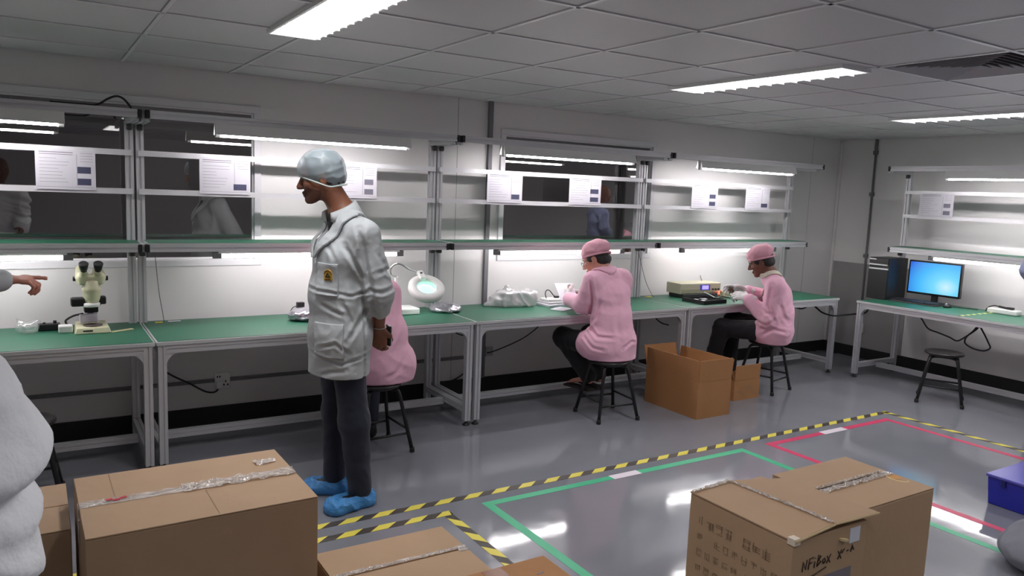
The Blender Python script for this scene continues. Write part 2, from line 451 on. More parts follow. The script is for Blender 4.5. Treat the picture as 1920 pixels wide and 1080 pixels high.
for i, (a, b) in enumerate(LX):
    for j, (c, d) in enumerate(LY):
        if i == 0 and j == 0: continue
        lab = names.get((i, j), 'louvred ceiling light out of the picture, seen only as a reflection in the windows')
        loc = ((a + b) / 2, (c + d) / 2, HC)
        if first: CL.location = loc; CL['label'] = lab; CL['group'] = 'louvred ceiling lights'; o = CL; first = False
        else: o = dup(CL, loc, 0, lab, 'louvred ceiling lights')
        lamp_light(o, 0.2, 1.2, -0.0095, (7, 5, 2.5)[j])

# air vent
v = thing('air_vent', 'square louvred air vent in the ceiling at the upper right', 'air vent', ((VENT[0] + VENT[1]) / 2, (VENT[2] + VENT[3]) / 2, HC))
m_ = MB(); m_.box(-0.29, -0.29, 0.018, 0.29, 0.29, 0.024); m_.build('duct', mat('vent_duct_dark', rgb(58, 56, 60), 0.7), v)
m_ = MB()
for k in range(8):
    r = 0.3 - k * 0.036; q = r - 0.026
    for s in range(4):
        c, sn = (1, 0, -1, 0)[s], (0, 1, 0, -1)[s]
        P = [(r, -r, -0.004), (r, r, -0.004), (q, q, 0.016), (q, -q, 0.016)]
        P = [(x * c - y * sn, x * sn + y * c, z) for x, y, z in P]
        P2 = [(x, y, z + 0.002) for x, y, z in P]
        m_.hexa(P + P2)
m_.build('slats', mat('vent_slats', rgb(176, 174, 178), 0.5), v)

# ------------------------------------------------------------------ floor markings
M_yel = mat('yellow_tape', rgb(222, 208, 84), 0.4); M_blk = mat('black_tape', rgb(62, 56, 50), 0.45)
def hazard(name, pts, label, w=0.05, period=0.175, phase=0.0):
    m_ = MB(); h = 0.0012
    for (a, b) in zip(pts, pts[1:]):
        a = Vector(a + (0,)); b = Vector(b + (0,)); d = (b - a); L = d.length; d.normalize(); n = Vector((-d.y, d.x, 0))
        m_.mi = 0; s = a - d * w / 2; e = b + d * w / 2; z = Vector((0, 0, h))
        m_.hexa([s - n * w / 2, e - n * w / 2, e + n * w / 2, s + n * w / 2] + [p + z for p in (s - n * w / 2, e - n * w / 2, e + n * w / 2, s + n * w / 2)])
        m_.mi = 1; t = -phase
        while t < L + w / 2:
            def P(tt, sd): return a + d * min(max(tt + sd * 0.032, -w / 2), L + w / 2) + n * sd * (w / 2 + 0.0003)
            q = [P(t, -1), P(t + period * 0.52, -1), P(t + period * 0.52, 1), P(t, 1)]
            if (q[0] - q[1]).length > 1e-4 and (q[2] - q[3]).length > 1e-4: m_.hexa([p + Vector((0, 0, 0.0002)) for p in q] + [p + Vector((0, 0, h + 0.0006)) for p in q])
            t += period
    tag(m_.build(name, [M_blk, M_yel]), label, 'floor tape')
hazard('hazard_tape', [(-1.2, -1.105), (5.272, -1.105), (5.272, -4.6)], 'long yellow and black hazard tape on the floor around the coloured squares', phase=0.03)
hazard('hazard_tape', [(-1.2, -1.246), (1.204, -1.246), (1.204, -3.6)], 'short yellow and black hazard tape corner around the cartons at the lower left', phase=0.09)
def outline(name, x0, x1, y0, y1, w, m, label):
    m_ = MB(); h = 0.001
    for a in ((x0, y1 - w, x1, y1), (x0, y0, x1, y0 + w), (x0, y0 + w, x0 + w, y1 - w), (x1 - w, y0 + w, x1, y1 - w)): m_.box(a[0], a[1], 0, a[2], a[3], h)
    tag(m_.build(name, m), label, 'floor tape')
outline('green_tape', 1.43, 3.46, -3.5, -1.21, 0.05, mat('green_tape', rgb(56, 176, 128), 0.4), 'green tape square on the floor in front of the two tall cartons')
outline('red_tape', 3.685, 5.11, -3.5, -1.21, 0.05, mat('red_tape', rgb(206, 58, 100), 0.4), 'red tape square on the floor around the blue crate')
for x0, x1, lab in ((2.306, 2.52, 'white label strip on the green floor tape'), (4.28, 4.546, 'white label strip on the red floor tape')):
    m_ = MB(); m_.box(x0, -1.265, 0.0011, x1, -1.205, 0.0019); tag(m_.build('floor_label', mat('white_tape', rgb(226, 216, 224), 0.45)), lab, 'label')

# ------------------------------------------------------------------ workbenches
def prof(s=0.0225, g=0.005, d=0.007):
    out = []
    for k in range(4):
        c, n = (1, 0, -1, 0)[k], (0, 1, 0, -1)[k]
        for x, y in ((-s, -s), (-g, -s), (-g, -s + d), (g, -s + d), (g, -s)): out.append((x * c - y * n, x * n + y * c))
    return out
PR = prof()
M_brk = mat('dark_grey_bracket', rgb(58, 57, 60), 0.5)
def bar(name, a, b, par, m=None):
    q = MB(); q.prism(PR, a, b); return q.build(name, m or M_alu, par)
def bench():
    t = thing('workbench', 'x', 'workbench')
    X0, X1, D = 0.004, W - 0.004, 0.70
    m_ = MB(); m_.box(X0, 0, 0.727, X1, D, 0.7495); m_.build('desktop', M_edge, t, bevel=0.003)
    m_ = MB(); m_.box(X0 + 0.008, 0.006, 0.7496, X1 - 0.008, D, 0.752); m_.build('desk_mat', M_green, t)
    xa, xb = 0.034, W - 0.04; ya, yb = 0.03, D - 0.035; za = 0.7035
    for x in (xa, xb):
        for y in (ya, yb):
            l = bar('leg', (x, y, 0.035), (x, y, 0.726), t)
            q = MB(); q.lathe([(0.024, 0.001), (0.026, 0.008), (0.012, 0.014), (0.009, 0.036)], (x, y, 0), n=16); q.build('foot', M_black, l)
    bar('front_rail', (xa + 0.0225, ya, za), (xb - 0.0225, ya, za), t); bar('back_rail', (xa + 0.0225, yb, za), (xb - 0.0225, yb, za), t)
    for x in (xa, xb):
        bar('side_rail', (x, ya + 0.0225, za), (x, yb - 0.0225, za), t); bar('side_stretcher', (x, ya + 0.0225, 0.118), (x, yb - 0.0225, 0.118), t)
    bar('stretcher', (xa + 0.0225, 0.36, 0.10), (xb - 0.0225, 0.36, 0.10), t)
    for sx, x in ((1, xa + 0.0225), (-1, xb - 0.0225)):
        q = MB(); r = 0.07; arc = [(r * (1 - math.cos(k * PI / 16)), -r * (1 - math.sin(k * PI / 16))) for k in range(0, 9)]
        # concave gusset: along the rail and down the leg
        pts = [(0, 0)] + [(r, 0)] + [(r - r * math.sin(k * PI / 16), -r + r * math.cos(k * PI / 16)) for k in range(1, 8)] + [(0, -r)]
        z0 = za - 0.0225
        A = [q.bm.verts.new((x + sx * p, ya - 0.018, z0 + w)) for p, w in pts]; B = [q.bm.verts.new((x + sx * p, ya + 0.018, z0 + w)) for p, w in pts]
        q.bm.faces.new(A); q.bm.faces.new(B[::-1]); n = len(pts)
        for i in range(n): q.bm.faces.new((A[i], B[i], B[(i + 1) % n], A[(i + 1) % n]))
        q.build('corner_bracket', M_alu, t)
    yp = 0.672
    for x in (0.012, W - 0.046):
        bar('upright', (x, yp, 0.7525), (x, yp, 1.975), t)
        bar('cantilever_arm', (x, 0.343, 2.0), (x, 0.70, 2.0), t)
        bar('shelf_arm', (x, 0.463, 1.238), (x, yp - 0.0225, 1.238), t)
        q = MB(); q.box(x - 0.016, yp - 0.055, 1.94, x + 0.016, yp - 0.0225, 1.977); q.build('angle_bracket', M_brk, t, bevel=0.008)
        q = MB(); q.box(x - 0.018, yp - 0.06, 1.175, x + 0.018, yp - 0.0225, 1.215); q.build('angle_bracket', M_brk, t, bevel=0.008)
    for nm, y, z in (('top_rail', 0.32, 2.02), ('shelf_rail', 0.44, 1.240)):
        r = bar(nm, (0.03, y, z), (W - 0.035, y, z), t)
        for x0, x1 in ((0.006, 0.03), (W - 0.035, W - 0.011)):
            q = MB(); q.box(x0, y - 0.024, z - 0.024, x1, y + 0.024, z + 0.024); q.build('end_cap', M_black, t, bevel=0.004)
    m_ = MB(); m_.box(0.02, 0.418, 1.263, W - 0.02, 0.70, 1.271); m_.build('shelf', M_edge, t)
    m_ = MB(); m_.box(0.024, 0.422, 1.2711, W - 0.024, 0.70, 1.273); m_.build('shelf_mat', M_green, t)
    for z in (1.805, 1.572):
        m_ = MB(); m_.box(0.0, yp - 0.044, z - 0.017, W - 0.034, yp - 0.0228, z + 0.017); m_.box(0.0, yp - 0.05, z - 0.017, W - 0.034, yp - 0.044, z - 0.012)
        m_.build('paper_rail', M_alu_flat, t)
    return t
BO = [(-W, 0), (0, 0), (W, 0), (2 * W, 0)]
blabs = ['workbench at the far left carrying the stereo microscope', 'workbench with the magnifier lamp, behind the standing person in the white coat',
         'workbench with the bubble-wrapped parcel where a person in pink sits with back turned', 'workbench with the lit blue-screened meter, last of the row before the corner',
         'workbench along the right wall carrying the computer']
B0 = bench(); B0['label'] = blabs[0]; B0['group'] = 'aluminium workbenches'; B0.location = (BO[0][0], 0, 0)
for i in (1, 2, 3): dup(B0, (BO[i][0], 0, 0), 0, blabs[i], 'aluminium workbenches')
BX, BY = 6.16, -0.165
dup(B0, (BX, BY, 0), -PI / 2, blabs[4], 'aluminium workbenches')
def bloc(i, x, y, z):
    """bench-local to world"""
    if i < 4: return (BO[i][0] + x, y, z)
    return (BX + y, BY - x, z)
def brot(i): return 0.0 if i < 4 else -PI / 2

# bench lamps
def rail_lamp():
    t = thing('rail_lamp', 'x', 'lamp'); L = 1.27
    m_ = MB()
    # trough: flat top with sloping front and back skirts
    for a in ([(-0.02, 0.0), (0.02, 0.0), (0.044, -0.066), (0.041, -0.067), (0.018, -0.004), (-0.018, -0.004), (-0.041, -0.067), (-0.044, -0.066)],):
        A = [m_.bm.verts.new((0, y, z)) for y, z in a]; B = [m_.bm.verts.new((L, y, z)) for y, z in a]; n = len(a)
        m_.bm.faces.new(A); m_.bm.faces.new(B[::-1])
        for i in range(n): m_.bm.faces.new((A[i], B[i], B[(i + 1) % n], A[(i + 1) % n]))
    m_.build('reflector', M_white, t)
    m_ = MB(); m_.lathe([(0.013, 0.03), (0.0135, 0.04), (0.0135, L - 0.04), (0.013, L - 0.03)], (0, 0, -0.066), (1, 0, 0), n=16); m_.build('tube', M_tube2, t)
    for x0, x1 in ((0.002, 0.03), (L - 0.03, L - 0.002)):
        m_ = MB(); m_.box(x0, -0.017, -0.082, x1, 0.017, -0.004); m_.build('lamp_holder', M_white, t, bevel=0.004)
    return t
def shelf_lamp():
    t = thing('shelf_lamp', 'x', 'lamp'); L = 1.23
    m_ = MB(); m_.box(0, -0.016, -0.014, L, 0.016, 0.0); m_.build('batten', M_white, t, bevel=0.003)
    m_ = MB(); m_.lathe([(0.0125, 0.022), (0.013, 0.03), (0.013, L - 0.03), (0.0125, L - 0.022)], (0, 0, -0.029), (1, 0, 0), n=16); m_.build('tube', M_tube, t)
    for x0, x1 in ((-0.03, 0.022), (L - 0.022, L + 0.03)):
        m_ = MB(); m_.box(x0, -0.015, -0.044, x1, 0.015, -0.003); m_.build('clip', mat('grey_clip', rgb(120, 120, 122), 0.5), t, bevel=0.003)
    return t
RL, SL = rail_lamp(), shelf_lamp()
tops = ['left of the picture over the microscope bench', 'above the standing person', 'over the bench with the wrapped parcel', 'at the end of the row near the corner', 'along the right wall above the computer']
for i in range(5):
    x0 = 0.375 if i < 4 else 0.60
    for proto, kind, y, z in ((RL, 'white hooded lamp on top rail, ', 0.32, 1.9973), (SL, 'thin lamp under shelf, ', 0.445, 1.2170)):
        xx = (0.385 if i in (0, 1) else 0.355 if i == 2 else 0.33 if i == 3 else 0.56) if proto is RL else (0.42 if i < 3 else 0.32)
        if i == 4 and proto is SL: xx = 0.44
        lab = kind + tops[i]; g = 'tube lamps under the rails'
        if i == 0: proto.location = bloc(0, xx, y, z); proto['label'] = lab; proto['group'] = g
        else: dup(proto, bloc(i, xx, y, z), brot(i), lab, g)

# ------------------------------------------------------------------ instruction sheets on the rails
def sheet(i, x0, x1, label, seed):
    r = random.Random(seed); w = x1 - x0; z0, z1 = 1.572, 1.80; h = z1 - z0
    t = thing('instruction_sheet', label, 'paper sheet', bloc(i, x0, 0.619, z0), brot(i), 'instruction sheets on the rails')
    m_ = MB(); m_.box(0, 0, 0, w, 0.0015, h); m_.build('paper', M_paper, t)
    m_ = MB(); e = -0.0006
    def ln(a, b, z, th): m_.box(a * w, e, z * h, b * w, 0, z * h + th)
    ln(0.06, 0.62, 0.93, 0.004); ln(0.06, 0.62, 0.88, 0.003)
    for k in range(8):
        ln(0.06, 0.3 + 0.3 * r.random(), 0.78 - 0.085 * k, 0.0016)
    for k in range(4): ln(0.74, 0.95, 0.93 - 0.07 * k, 0.0016)
    ln(0.68, 0.68 + 0.006, 0.1, 0.8 * h); ln(0.03, 0.97, 0.06, 0.0014)
    m_.build('printed_lines', M_ink, t)
    m_ = MB()
    for k in range(2 if seed % 2 else 1):
        zz = 0.12 + 0.3 * k; ww = 0.2 + 0.03 * (seed % 3)
        m_.box((0.92 - ww) * w, e, zz * h, 0.92 * w, 0, (zz + 0.17) * h)
    m_.build('printed_picture', M_inkd if seed % 3 else M_ink, t)
sheet(0, W - 0.537, W - 0.232, 'white instruction sheet on the rails above the microscope', 1)
sheet(1, 0.348, 0.662, 'white instruction sheet on the rails left of the standing person', 2)
sheet(1, 1.21, 1.543, 'white instruction sheet on the rails just behind the hairnet', 3)
sheet(2, 2.458 - W, 2.784 - W, 'white instruction sheet on the rails, left of the two over the wrapped parcel', 4)
sheet(2, 3.25 - W, 3.586 - W, 'white instruction sheet on the rails in front of the middle window', 5)
sheet(3, 4.664 - 2 * W, 5.005 - 2 * W, 'white instruction sheet on the rails above the blue-screened meter', 7)
sheet(3, 5.396 - 2 * W, 5.745 - 2 * W, 'white instruction sheet nearest the corner of the room', 8)
sheet(4, 0.165, 0.49, 'white instruction sheet on the right wall above the computer', 9)

cl = bpy.data.lights.new('corridor_fill', 'AREA'); cl.size = 0.6; cl.energy = 6; cl_o = bpy.data.objects.new('corridor_fill', cl); COL.objects.link(cl_o); cl_o.location = (0.5, 2.2, HC - 0.05)  # unseen lamps added to lift the dark corridor behind the windows
cl_o2 = cl_o.copy(); COL.objects.link(cl_o2); cl_o2.location = (4.2, 2.2, HC - 0.05)
# ------------------------------------------------------------------ stools
M_stool = mat('black_painted_steel', rgb(32, 31, 33), 0.35)
M_seat = mat('black_stool_seat', rgb(38, 35, 35), 0.3, spec=0.6)
def stool():
    t = thing('round_stool', 'x', 'stool'); H = 0.44
    m_ = MB(); m_.lathe([(0.0, H - 0.026), (0.14, H - 0.026), (0.152, H - 0.02), (0.156, H - 0.01), (0.152, H - 0.002), (0.14, H), (0.125, H - 0.004), (0.0, H - 0.006)], n=40)
    m_.build('seat', M_seat, t)
    m_ = MB(); m_.tube([(0.105 * math.cos(a * PI / 12), 0.105 * math.sin(a * PI / 12), H - 0.034) for a in range(24)], 0.009, closed=True); m_.build('seat_ring', M_stool, t)
    for k in range(4):
        a = PI / 4 + k * PI / 2; c, s = math.cos(a), math.sin(a)
        pr = [(0.05, H - 0.042), (0.115, H - 0.043), (0.140, H - 0.055), (0.154, H - 0.09), (0.240, 0.012)]
        m_ = MB(); m_.tube(bez([(c * r, s * r, z) for r, z in pr[:4]], 5)[:-1] + [(c * 0.154, s * 0.154, H - 0.09), (c * 0.24, s * 0.24, 0.012)], 0.0125, n=10)
        l = m_.build('leg', M_stool, t)
        m_ = MB(); m_.lathe([(0.015, 0.0), (0.0165, 0.004), (0.0155, 0.03), (0.0135, 0.032)], (c * 0.2405, s * 0.2405, 0), n=12); m_.build('foot_cap', M_rubber, l)
    for k in range(4):
        z = 0.15 if k % 2 else 0.12; r = 0.154 + (0.24 - 0.154) * (1 - (z - 0.012) / (H - 0.09 - 0.012))
        a, b = PI / 4 + k * PI / 2, PI / 4 + (k + 1) * PI / 2
        m_ = MB(); m_.tube([(r * math.cos(a), r * math.sin(a), z), (r * math.cos(b), r * math.sin(b), z)], 0.008, n=8); m_.build('rung', M_stool, t)
    return t
ST = stool(); G_ = 'round black stools'
stools = [((-0.645, -0.19), 0.0, 'black stool at the far left behind the cartons'), ((1.255, -0.155), 0.05, 'black stool behind the standing person, under a seated person in pink'),
          ((3.09, -0.21), -0.117, 'black stool under the person in pink seated beside the open carton'), ((4.93, -0.15), 0.23, 'black stool under the person in pink working at the meter'),
          ((6.07, -1.10), 0.49, 'empty round black stool in front of the computer bench')]
for i, (p, r, lab) in enumerate(stools):
    if i == 0: ST.location = (p[0], p[1], 0); ST.rotation_euler = (0, 0, r); ST['label'] = lab; ST['group'] = G_
    else: dup(ST, (p[0], p[1], 0), r, lab, G_)

# ------------------------------------------------------------------ cartons
M_card = mat('brown_cardboard', rgb(172, 142, 112), 0.75, bump=0.12, bscale=14, var=0.05, vscale=3.5)
M_card2 = mat('orange_brown_cardboard', rgb(166, 118, 74), 0.75, bump=0.1, bscale=14, var=0.05, vscale=3.5)
M_cardin = mat('cardboard_inside', rgb(190, 150, 96), 0.8, var=0.04)
M_cardedge = mat('cardboard_cut_edge', rgb(206, 184, 142), 0.8)
def shiny_tape():
    m = bpy.data.materials.new('clear_packing_tape'); m.use_nodes = True; nt = m.node_tree; nt.nodes.clear()
    out = nt.nodes.new('ShaderNodeOutputMaterial'); t = nt.nodes.new('ShaderNodeBsdfTransparent'); d = nt.nodes.new('ShaderNodeBsdfDiffuse'); g = nt.nodes.new('ShaderNodeBsdfGlossy')
    t.inputs['Color'].default_value = (0.92, 0.88, 0.84, 1); d.inputs['Color'].default_value = rgb(222, 208, 194); g.inputs['Roughness'].default_value = 0.07
    m1 = nt.nodes.new('ShaderNodeMixShader'); m1.inputs[0].default_value = 0.42; m2 = nt.nodes.new('ShaderNodeMixShader'); m2.inputs[0].default_value = 0.42
    tc = nt.nodes.new('ShaderNodeTexCoord'); n = nt.nodes.new('ShaderNodeTexNoise'); n.inputs['Scale'].default_value = 55; n.inputs['Detail'].default_value = 2
    bp = nt.nodes.new('ShaderNodeBump'); bp.inputs['Strength'].default_value = 0.8; bp.inputs['Distance'].default_value = 0.03
    nt.links.new(tc.outputs['Object'], n.inputs['Vector']); nt.links.new(n.outputs['Fac'], bp.inputs['Height']); nt.links.new(bp.outputs['Normal'], g.inputs['Normal'])
    nt.links.new(t.outputs[0], m1.inputs[1]); nt.links.new(d.outputs[0], m1.inputs[2]); nt.links.new(m1.outputs[0], m2.inputs[1]); nt.links.new(g.outputs[0], m2.inputs[2]); nt.links.new(m2.outputs[0], out.inputs[0])
    return m
M_tape = shiny_tape()
def tape(par, a, b, w, up=0.0012, amp=0.004, seed=1, m=None, name='packing_tape'):
    """crinkled strip from a to b lying on a top face"""
    r = random.Random(seed); a = Vector(a); b = Vector(b); d = b - a; L = d.length; d.normalize(); n = Vector((0, 0, 1)).cross(d)
    k = max(4, int(L / 0.012)); q = 6; m_ = MB(); rows = []
    for i in range(k + 1):
        rows.append([m_.bm.verts.new(a + d * (L * i / k) + n * (w * (j / q - 0.5) * (1 + 0.08 * math.sin(i * 0.9))) + Vector((0, 0, up + amp * abs(r.gauss(0, 0.6))))) for j in range(q + 1)])
    lo = [[m_.bm.verts.new(v.co - Vector((0, 0, v.co.z - a.z + 0.0004))) for v in row] for row in rows]
    for i in range(k):
        for j in range(q):
            m_.bm.faces.new((rows[i][j], rows[i][j + 1], rows[i + 1][j + 1], rows[i + 1][j]))
    return m_.build(name, m or M_tape, par)
def carton(label, cx, cy, sx, sy, h, rot=0.0, seam='x', m=None, gap=0.003, crush=0.0):
    t = thing('cardboard_carton', label, 'carton', (cx, cy, 0.0022), rot); m = m or M_card
    m_ = MB(); X, Y = sx / 2, sy / 2; th = 0.005
    m_.box(-X, -Y, 0, X, Y, h - th - 0.001); m_.build('body', m, t, bevel=0.004)
    fl = []
    if seam == 'x': R = [(-X, -Y, X, -gap), (-X, gap, X, Y)]
    else: R = [(-X, -Y, -gap, Y), (gap, -Y, X, Y)]
    for a in R:
        m_ = MB(); m_.box(a[0] + 0.001, a[1], h - th, a[2] - 0.001, a[3], h); fl.append(m_.build('flap', m, t, bevel=0.0015))
    return t, fl
big, fl = carton('large taped carton in the left foreground with a red mark on its tape', -0.096, -1.74, 0.735, 0.56, 0.55, 0.012)
tape(big, (-0.366, 0.0, 0.55), (-0.02, 0.0, 0.55), 0.052, amp=0.0012, seed=3); tape(big, (-0.04, 0.002, 0.551), (0.366, 0.004, 0.551), 0.075, amp=0.007, seed=4)
m_ = MB()
for k in range(3): m_.obox((-0.275 + 0.022 * k, 0.008 - 0.012 * (k % 2), 0.5545), (1, 0.3, 0), (-0.3, 1, 0), (0, 0, 1), 0.022, 0.014, 0.001)
m_.build('red_mark', mat('red_print', rgb(190, 40, 62), 0.4), big)
m_ = MB(); m_.box(-0.37, -0.03, 0.42, -0.3678, 0.03, 0.549); m_.build('end_tape', M_tape, big)
m_ = MB()
for x, y0, y1 in ((-0.255, 0.03, 0.27), (0.03, -0.27, -0.04)): m_.box(x, y0, 0.5502, x + 0.003, y1, 0.5512)
m_.build('crease', mat('cardboard_crease', rgb(150, 122, 94), 0.8), big)
tape(big, (0.25, 0.14, 0.5505), (0.33, 0.15, 0.5505), 0.05, amp=0.008, seed=8)
carton('carton at the far left, half hidden behind the sleeve and the large carton', -0.76, -1.452, 0.55, 0.46, 0.45)
flat, fl = carton('low carton at the bottom with a dark open seam', 0.585, -2.075, 0.55, 0.44, 0.25, 0.0, gap=0.004)
tape(flat, (-0.27, 0.014, 0.25), (0.255, 0.012, 0.25), 0.022, amp=0.004, seed=5)
m_ = MB(); m_.box(0.235, -0.02, 0.2505, 0.276, 0.03, 0.252); m_.build('tape_end', M_tape, flat)
small, fl = carton('small carton with brown tape at the bottom edge', 0.765, -2.64, 0.43, 0.41, 0.35, 0.0, seam='y', m=M_card2)
m_ = MB(); m_.box(-0.05, -0.2, 0.3502, 0.025, 0.2, 0.3515); m_.build('brown_tape', mat('brown_tape', rgb(136, 92, 66), 0.25), small)
m_ = MB()
for k in range(3): m_.obox((0.13 + 0.02 * k, 0.1 - 0.05 * k, 0.3508), (1, 0.2, 0), (-0.2, 1, 0), (0, 0, 1), 0.03, 0.006, 0.0008)
m_.build('scuffs', M_ink, small)

# tall pair on the right
M_inkbox = mat('faded_box_print', rgb(146, 121, 95), 0.8); M_pen = mat('marker_ink', rgb(52, 36, 30), 0.6); M_blueprint = mat('blue_grey_print', rgb(120, 112, 118), 0.8)
r1 = thing('cardboard_carton', 'tall carton with handwriting and a white square sticker on its front', 'carton', (1.7525, -2.826, 0))
X, Y, H = 0.2025, 0.237, 0.55
m_ = MB(); m_.box(-X, -Y, 0, X, Y, H - 0.008); m_.build('body', M_card, r1, bevel=0.004)
m_ = MB(); m_.hexa([(-X - 0.003, -Y - 0.004, H - 0.006), (0.0, -Y - 0.006, H + 0.016), (0.0, Y, H + 0.002), (-X - 0.003, Y, H - 0.006)] + [(-X - 0.003, -Y - 0.004, H - 0.001), (0.0, -Y - 0.006, H + 0.021), (0.0, Y, H + 0.007), (-X - 0.003, Y, H - 0.001)]); m_.build('flap', M_card, r1)
m_ = MB(); m_.hexa([(0.003, -Y - 0.006, H + 0.017), (X + 0.045, -Y - 0.012, H + 0.012), (X + 0.03, Y * 0.6, H + 0.006), (0.003, Y, H + 0.002)] + [(0.003, -Y - 0.006, H + 0.022), (X + 0.045, -Y - 0.012, H + 0.017), (X + 0.03, Y * 0.6, H + 0.011), (0.003, Y, H + 0.007)]); m_.build('flap', M_card, r1)
def edge_strip(par, a, b, w, h, m, name):
    q = MB(); q.prism([(-w / 2, -h / 2), (w / 2, -h / 2), (w / 2, h / 2), (-w / 2, h / 2)], a, b); return q.build(name, m, par)
edge_strip(r1, (-X, -Y - 0.008, H - 0.003), (0, -Y - 0.01, H + 0.018), 0.003, 0.006, M_cardedge, 'cut_edge'); edge_strip(r1, (0.003, -Y - 0.01, H + 0.019), (X + 0.045, -Y - 0.016, H + 0.0145), 0.003, 0.006, M_cardedge, 'cut_edge')
tape(r1, (0.0, Y, H + 0.008), (0.0, -Y, H + 0.0222), 0.018, amp=0.005, seed=11)
tape(r1, (-X, Y - 0.012, H), (0.0, Y - 0.012, H + 0.008), 0.02, amp=0.006, seed=12)
m_ = MB(); m_.box(-X - 0.004, -Y - 0.006, H - 0.018, -X + 0.026, -Y + 0.024, H + 0.005); m_.build('tape_corner', mat('pale_tape', rgb(220, 206, 188), 0.3), r1)
m_ = MB(); m_.box(0.105, -Y - 0.002, H - 0.077, 0.163, -Y, H - 0.022); m_.build('sticker', mat('white_sticker', rgb(205, 205, 216), 0.5), r1)
m_ = MB(); m_.obox((0.065, -Y - 0.006, H - 0.052), (1, 0, -0.25), (0, 1, 0), (0.25, 0, 1), 0.04, 0.012, 0.008); m_.build('torn_corner', M_cardedge, r1)
def strokes(par, lines, x, z, s, m, name, th=0.0022):
    q = MB()
    for l in lines: q.tube([(x + p * s, -Y - 0.0012, z + w * s) for p, w in l], th, n=6)
    return q.build(name, m, par)
# hand-lettered word, underlined, and a second short mark
HW = [[(0, 0), (0.05, 0.9), (0.45, 0.1), (0.6, 1.0)], [(0.85, 0.0), (0.95, 1.0), (1.5, 1.05)], [(0.9, 0.55), (1.35, 0.6)], [(1.7, 0.0), (1.75, 0.6)], [(1.76, 0.9), (1.78, 0.95)],
      [(2.1, 0.0), (2.25, 1.1), (2.6, 0.95), (2.3, 0.6), (2.7, 0.4), (2.15, 0.05)], [(3.0, 0.1), (2.9, 0.45), (3.2, 0.6), (3.35, 0.3), (3.1, 0.1)], [(3.5, 0.0), (4.1, 0.8)], [(3.55, 0.7), (4.05, 0.0)]]
strokes(r1, HW, -0.147, 0.458 - 0.03, 0.037, M_pen, 'handwriting')
strokes(r1, [[(0, 0), (2.0, 0.25), (3.6, 0.62)], [(0, 0), (-0.08, 0.35)]], -0.15, 0.392, 0.037, M_pen, 'underline')
strokes(r1, [[(0, 0), (0.5, 0.8)], [(0.0, 0.75), (0.5, 0.0)], [(0.5, 0.45), (0.9, 0.8)], [(1.25, 0.5), (1.5, 0.55)], [(1.8, 0.3), (2.0, 0.9), (2.25, 0.4)], [(1.85, 0.55), (2.2, 0.6)]], 0.045, 0.428, 0.04, M_pen, 'handwriting')
m_ = MB()
m_.box(-0.12, -Y - 0.001, 0.2, 0.13, -Y, 0.385); m_.build('printed_panel', M_blueprint, r1)
q = [[(0, 0), (0, 1)], [(0.25, 0), (0.25, 1)], [(-0.1, 1.0), (0.1, 1.2), (0.1, 0.9)], [(1.2, 0.5), (1.5, 1.0), (1.8, 0.6), (1.4, 0.2), (1.2, 0.5)], [(2.6, 1.1), (3.2, 1.1), (2.9, 0.6), (2.6, 1.1)], [(2.9, 0.6), (2.9, 0.1)], [(4.1, 0.2), (4.1, 1.0), (4.6, 1.0), (4.6, 0.2), (4.1, 0.2)]]
strokes(r1, q, -0.1, 0.30, 0.045, mat('print_symbol', rgb(74, 70, 86), 0.8), 'care_symbols', 0.003)
rr = random.Random(5); m_ = MB()
def glyph(u, z, s):
    for k in range(5):
        if rr.random() < 0.55:
            zz = z + s * (k / 5.0); m_.box(-X - 0.0012, u, zz, -X, u + s * rr.uniform(0.55, 0.85), zz + s * 0.1)
    for k in range(3):
        if rr.random() < 0.7:
            uu = u + s * (0.08 + k * 0.3); m_.box(-X - 0.0012, uu, z + s * rr.uniform(0, 0.2), -X, uu + s * 0.1, z + s * rr.uniform(0.7, 0.95))
for row, z in enumerate((0.435, 0.375, 0.315, 0.255)):
    s = 0.042 if row == 0 else 0.032
    n = 8 if row == 0 else 9
    for k in range(n):
        if (row, k) in ((0, 4), (1, 1)): continue
        glyph(0.195 - k * 0.043 - s, z - 0.012 * 0, s)
m_.build('faded_characters', M_inkbox, r1)

r2, fl = carton('tall carton with shiny tape over a dark seam and an orange ring mark', 2.235, -2.812, 0.49, 0.40, 0.548, 0.0, gap=0.006)
tape(r2, (-0.235, -0.022, 0.548), (0.235, -0.018, 0.548), 0.034, amp=0.006, seed=21); tape(r2, (-0.235, 0.014, 0.548), (0.215, 0.014, 0.548), 0.014, amp=0.004, seed=22)
m_ = MB(); m_.box(-0.24, -0.006, 0.5455, 0.24, 0.006, 0.5485); m_.build('seam_gap', mat('seam_shadow', rgb(30, 22, 18), 0.9), r2)
m_ = MB(); m_.tube([(0.2 + 0.03 * math.cos(a * PI / 10), -0.07 + 0.045 * math.sin(a * PI / 10), 0.5478) for a in range(3, 17)], 0.0035, n=6); m_.build('ring_mark', mat('cream_ring', rgb(232, 206, 150), 0.5), r2)
m_ = MB(); m_.lathe([(0.026, 0.0), (0.026, 0.0012)], (0.205, -0.055, 0.5478), n=20); m_.build('orange_spot', mat('orange_stain', rgb(196, 140, 70), 0.6), r2)

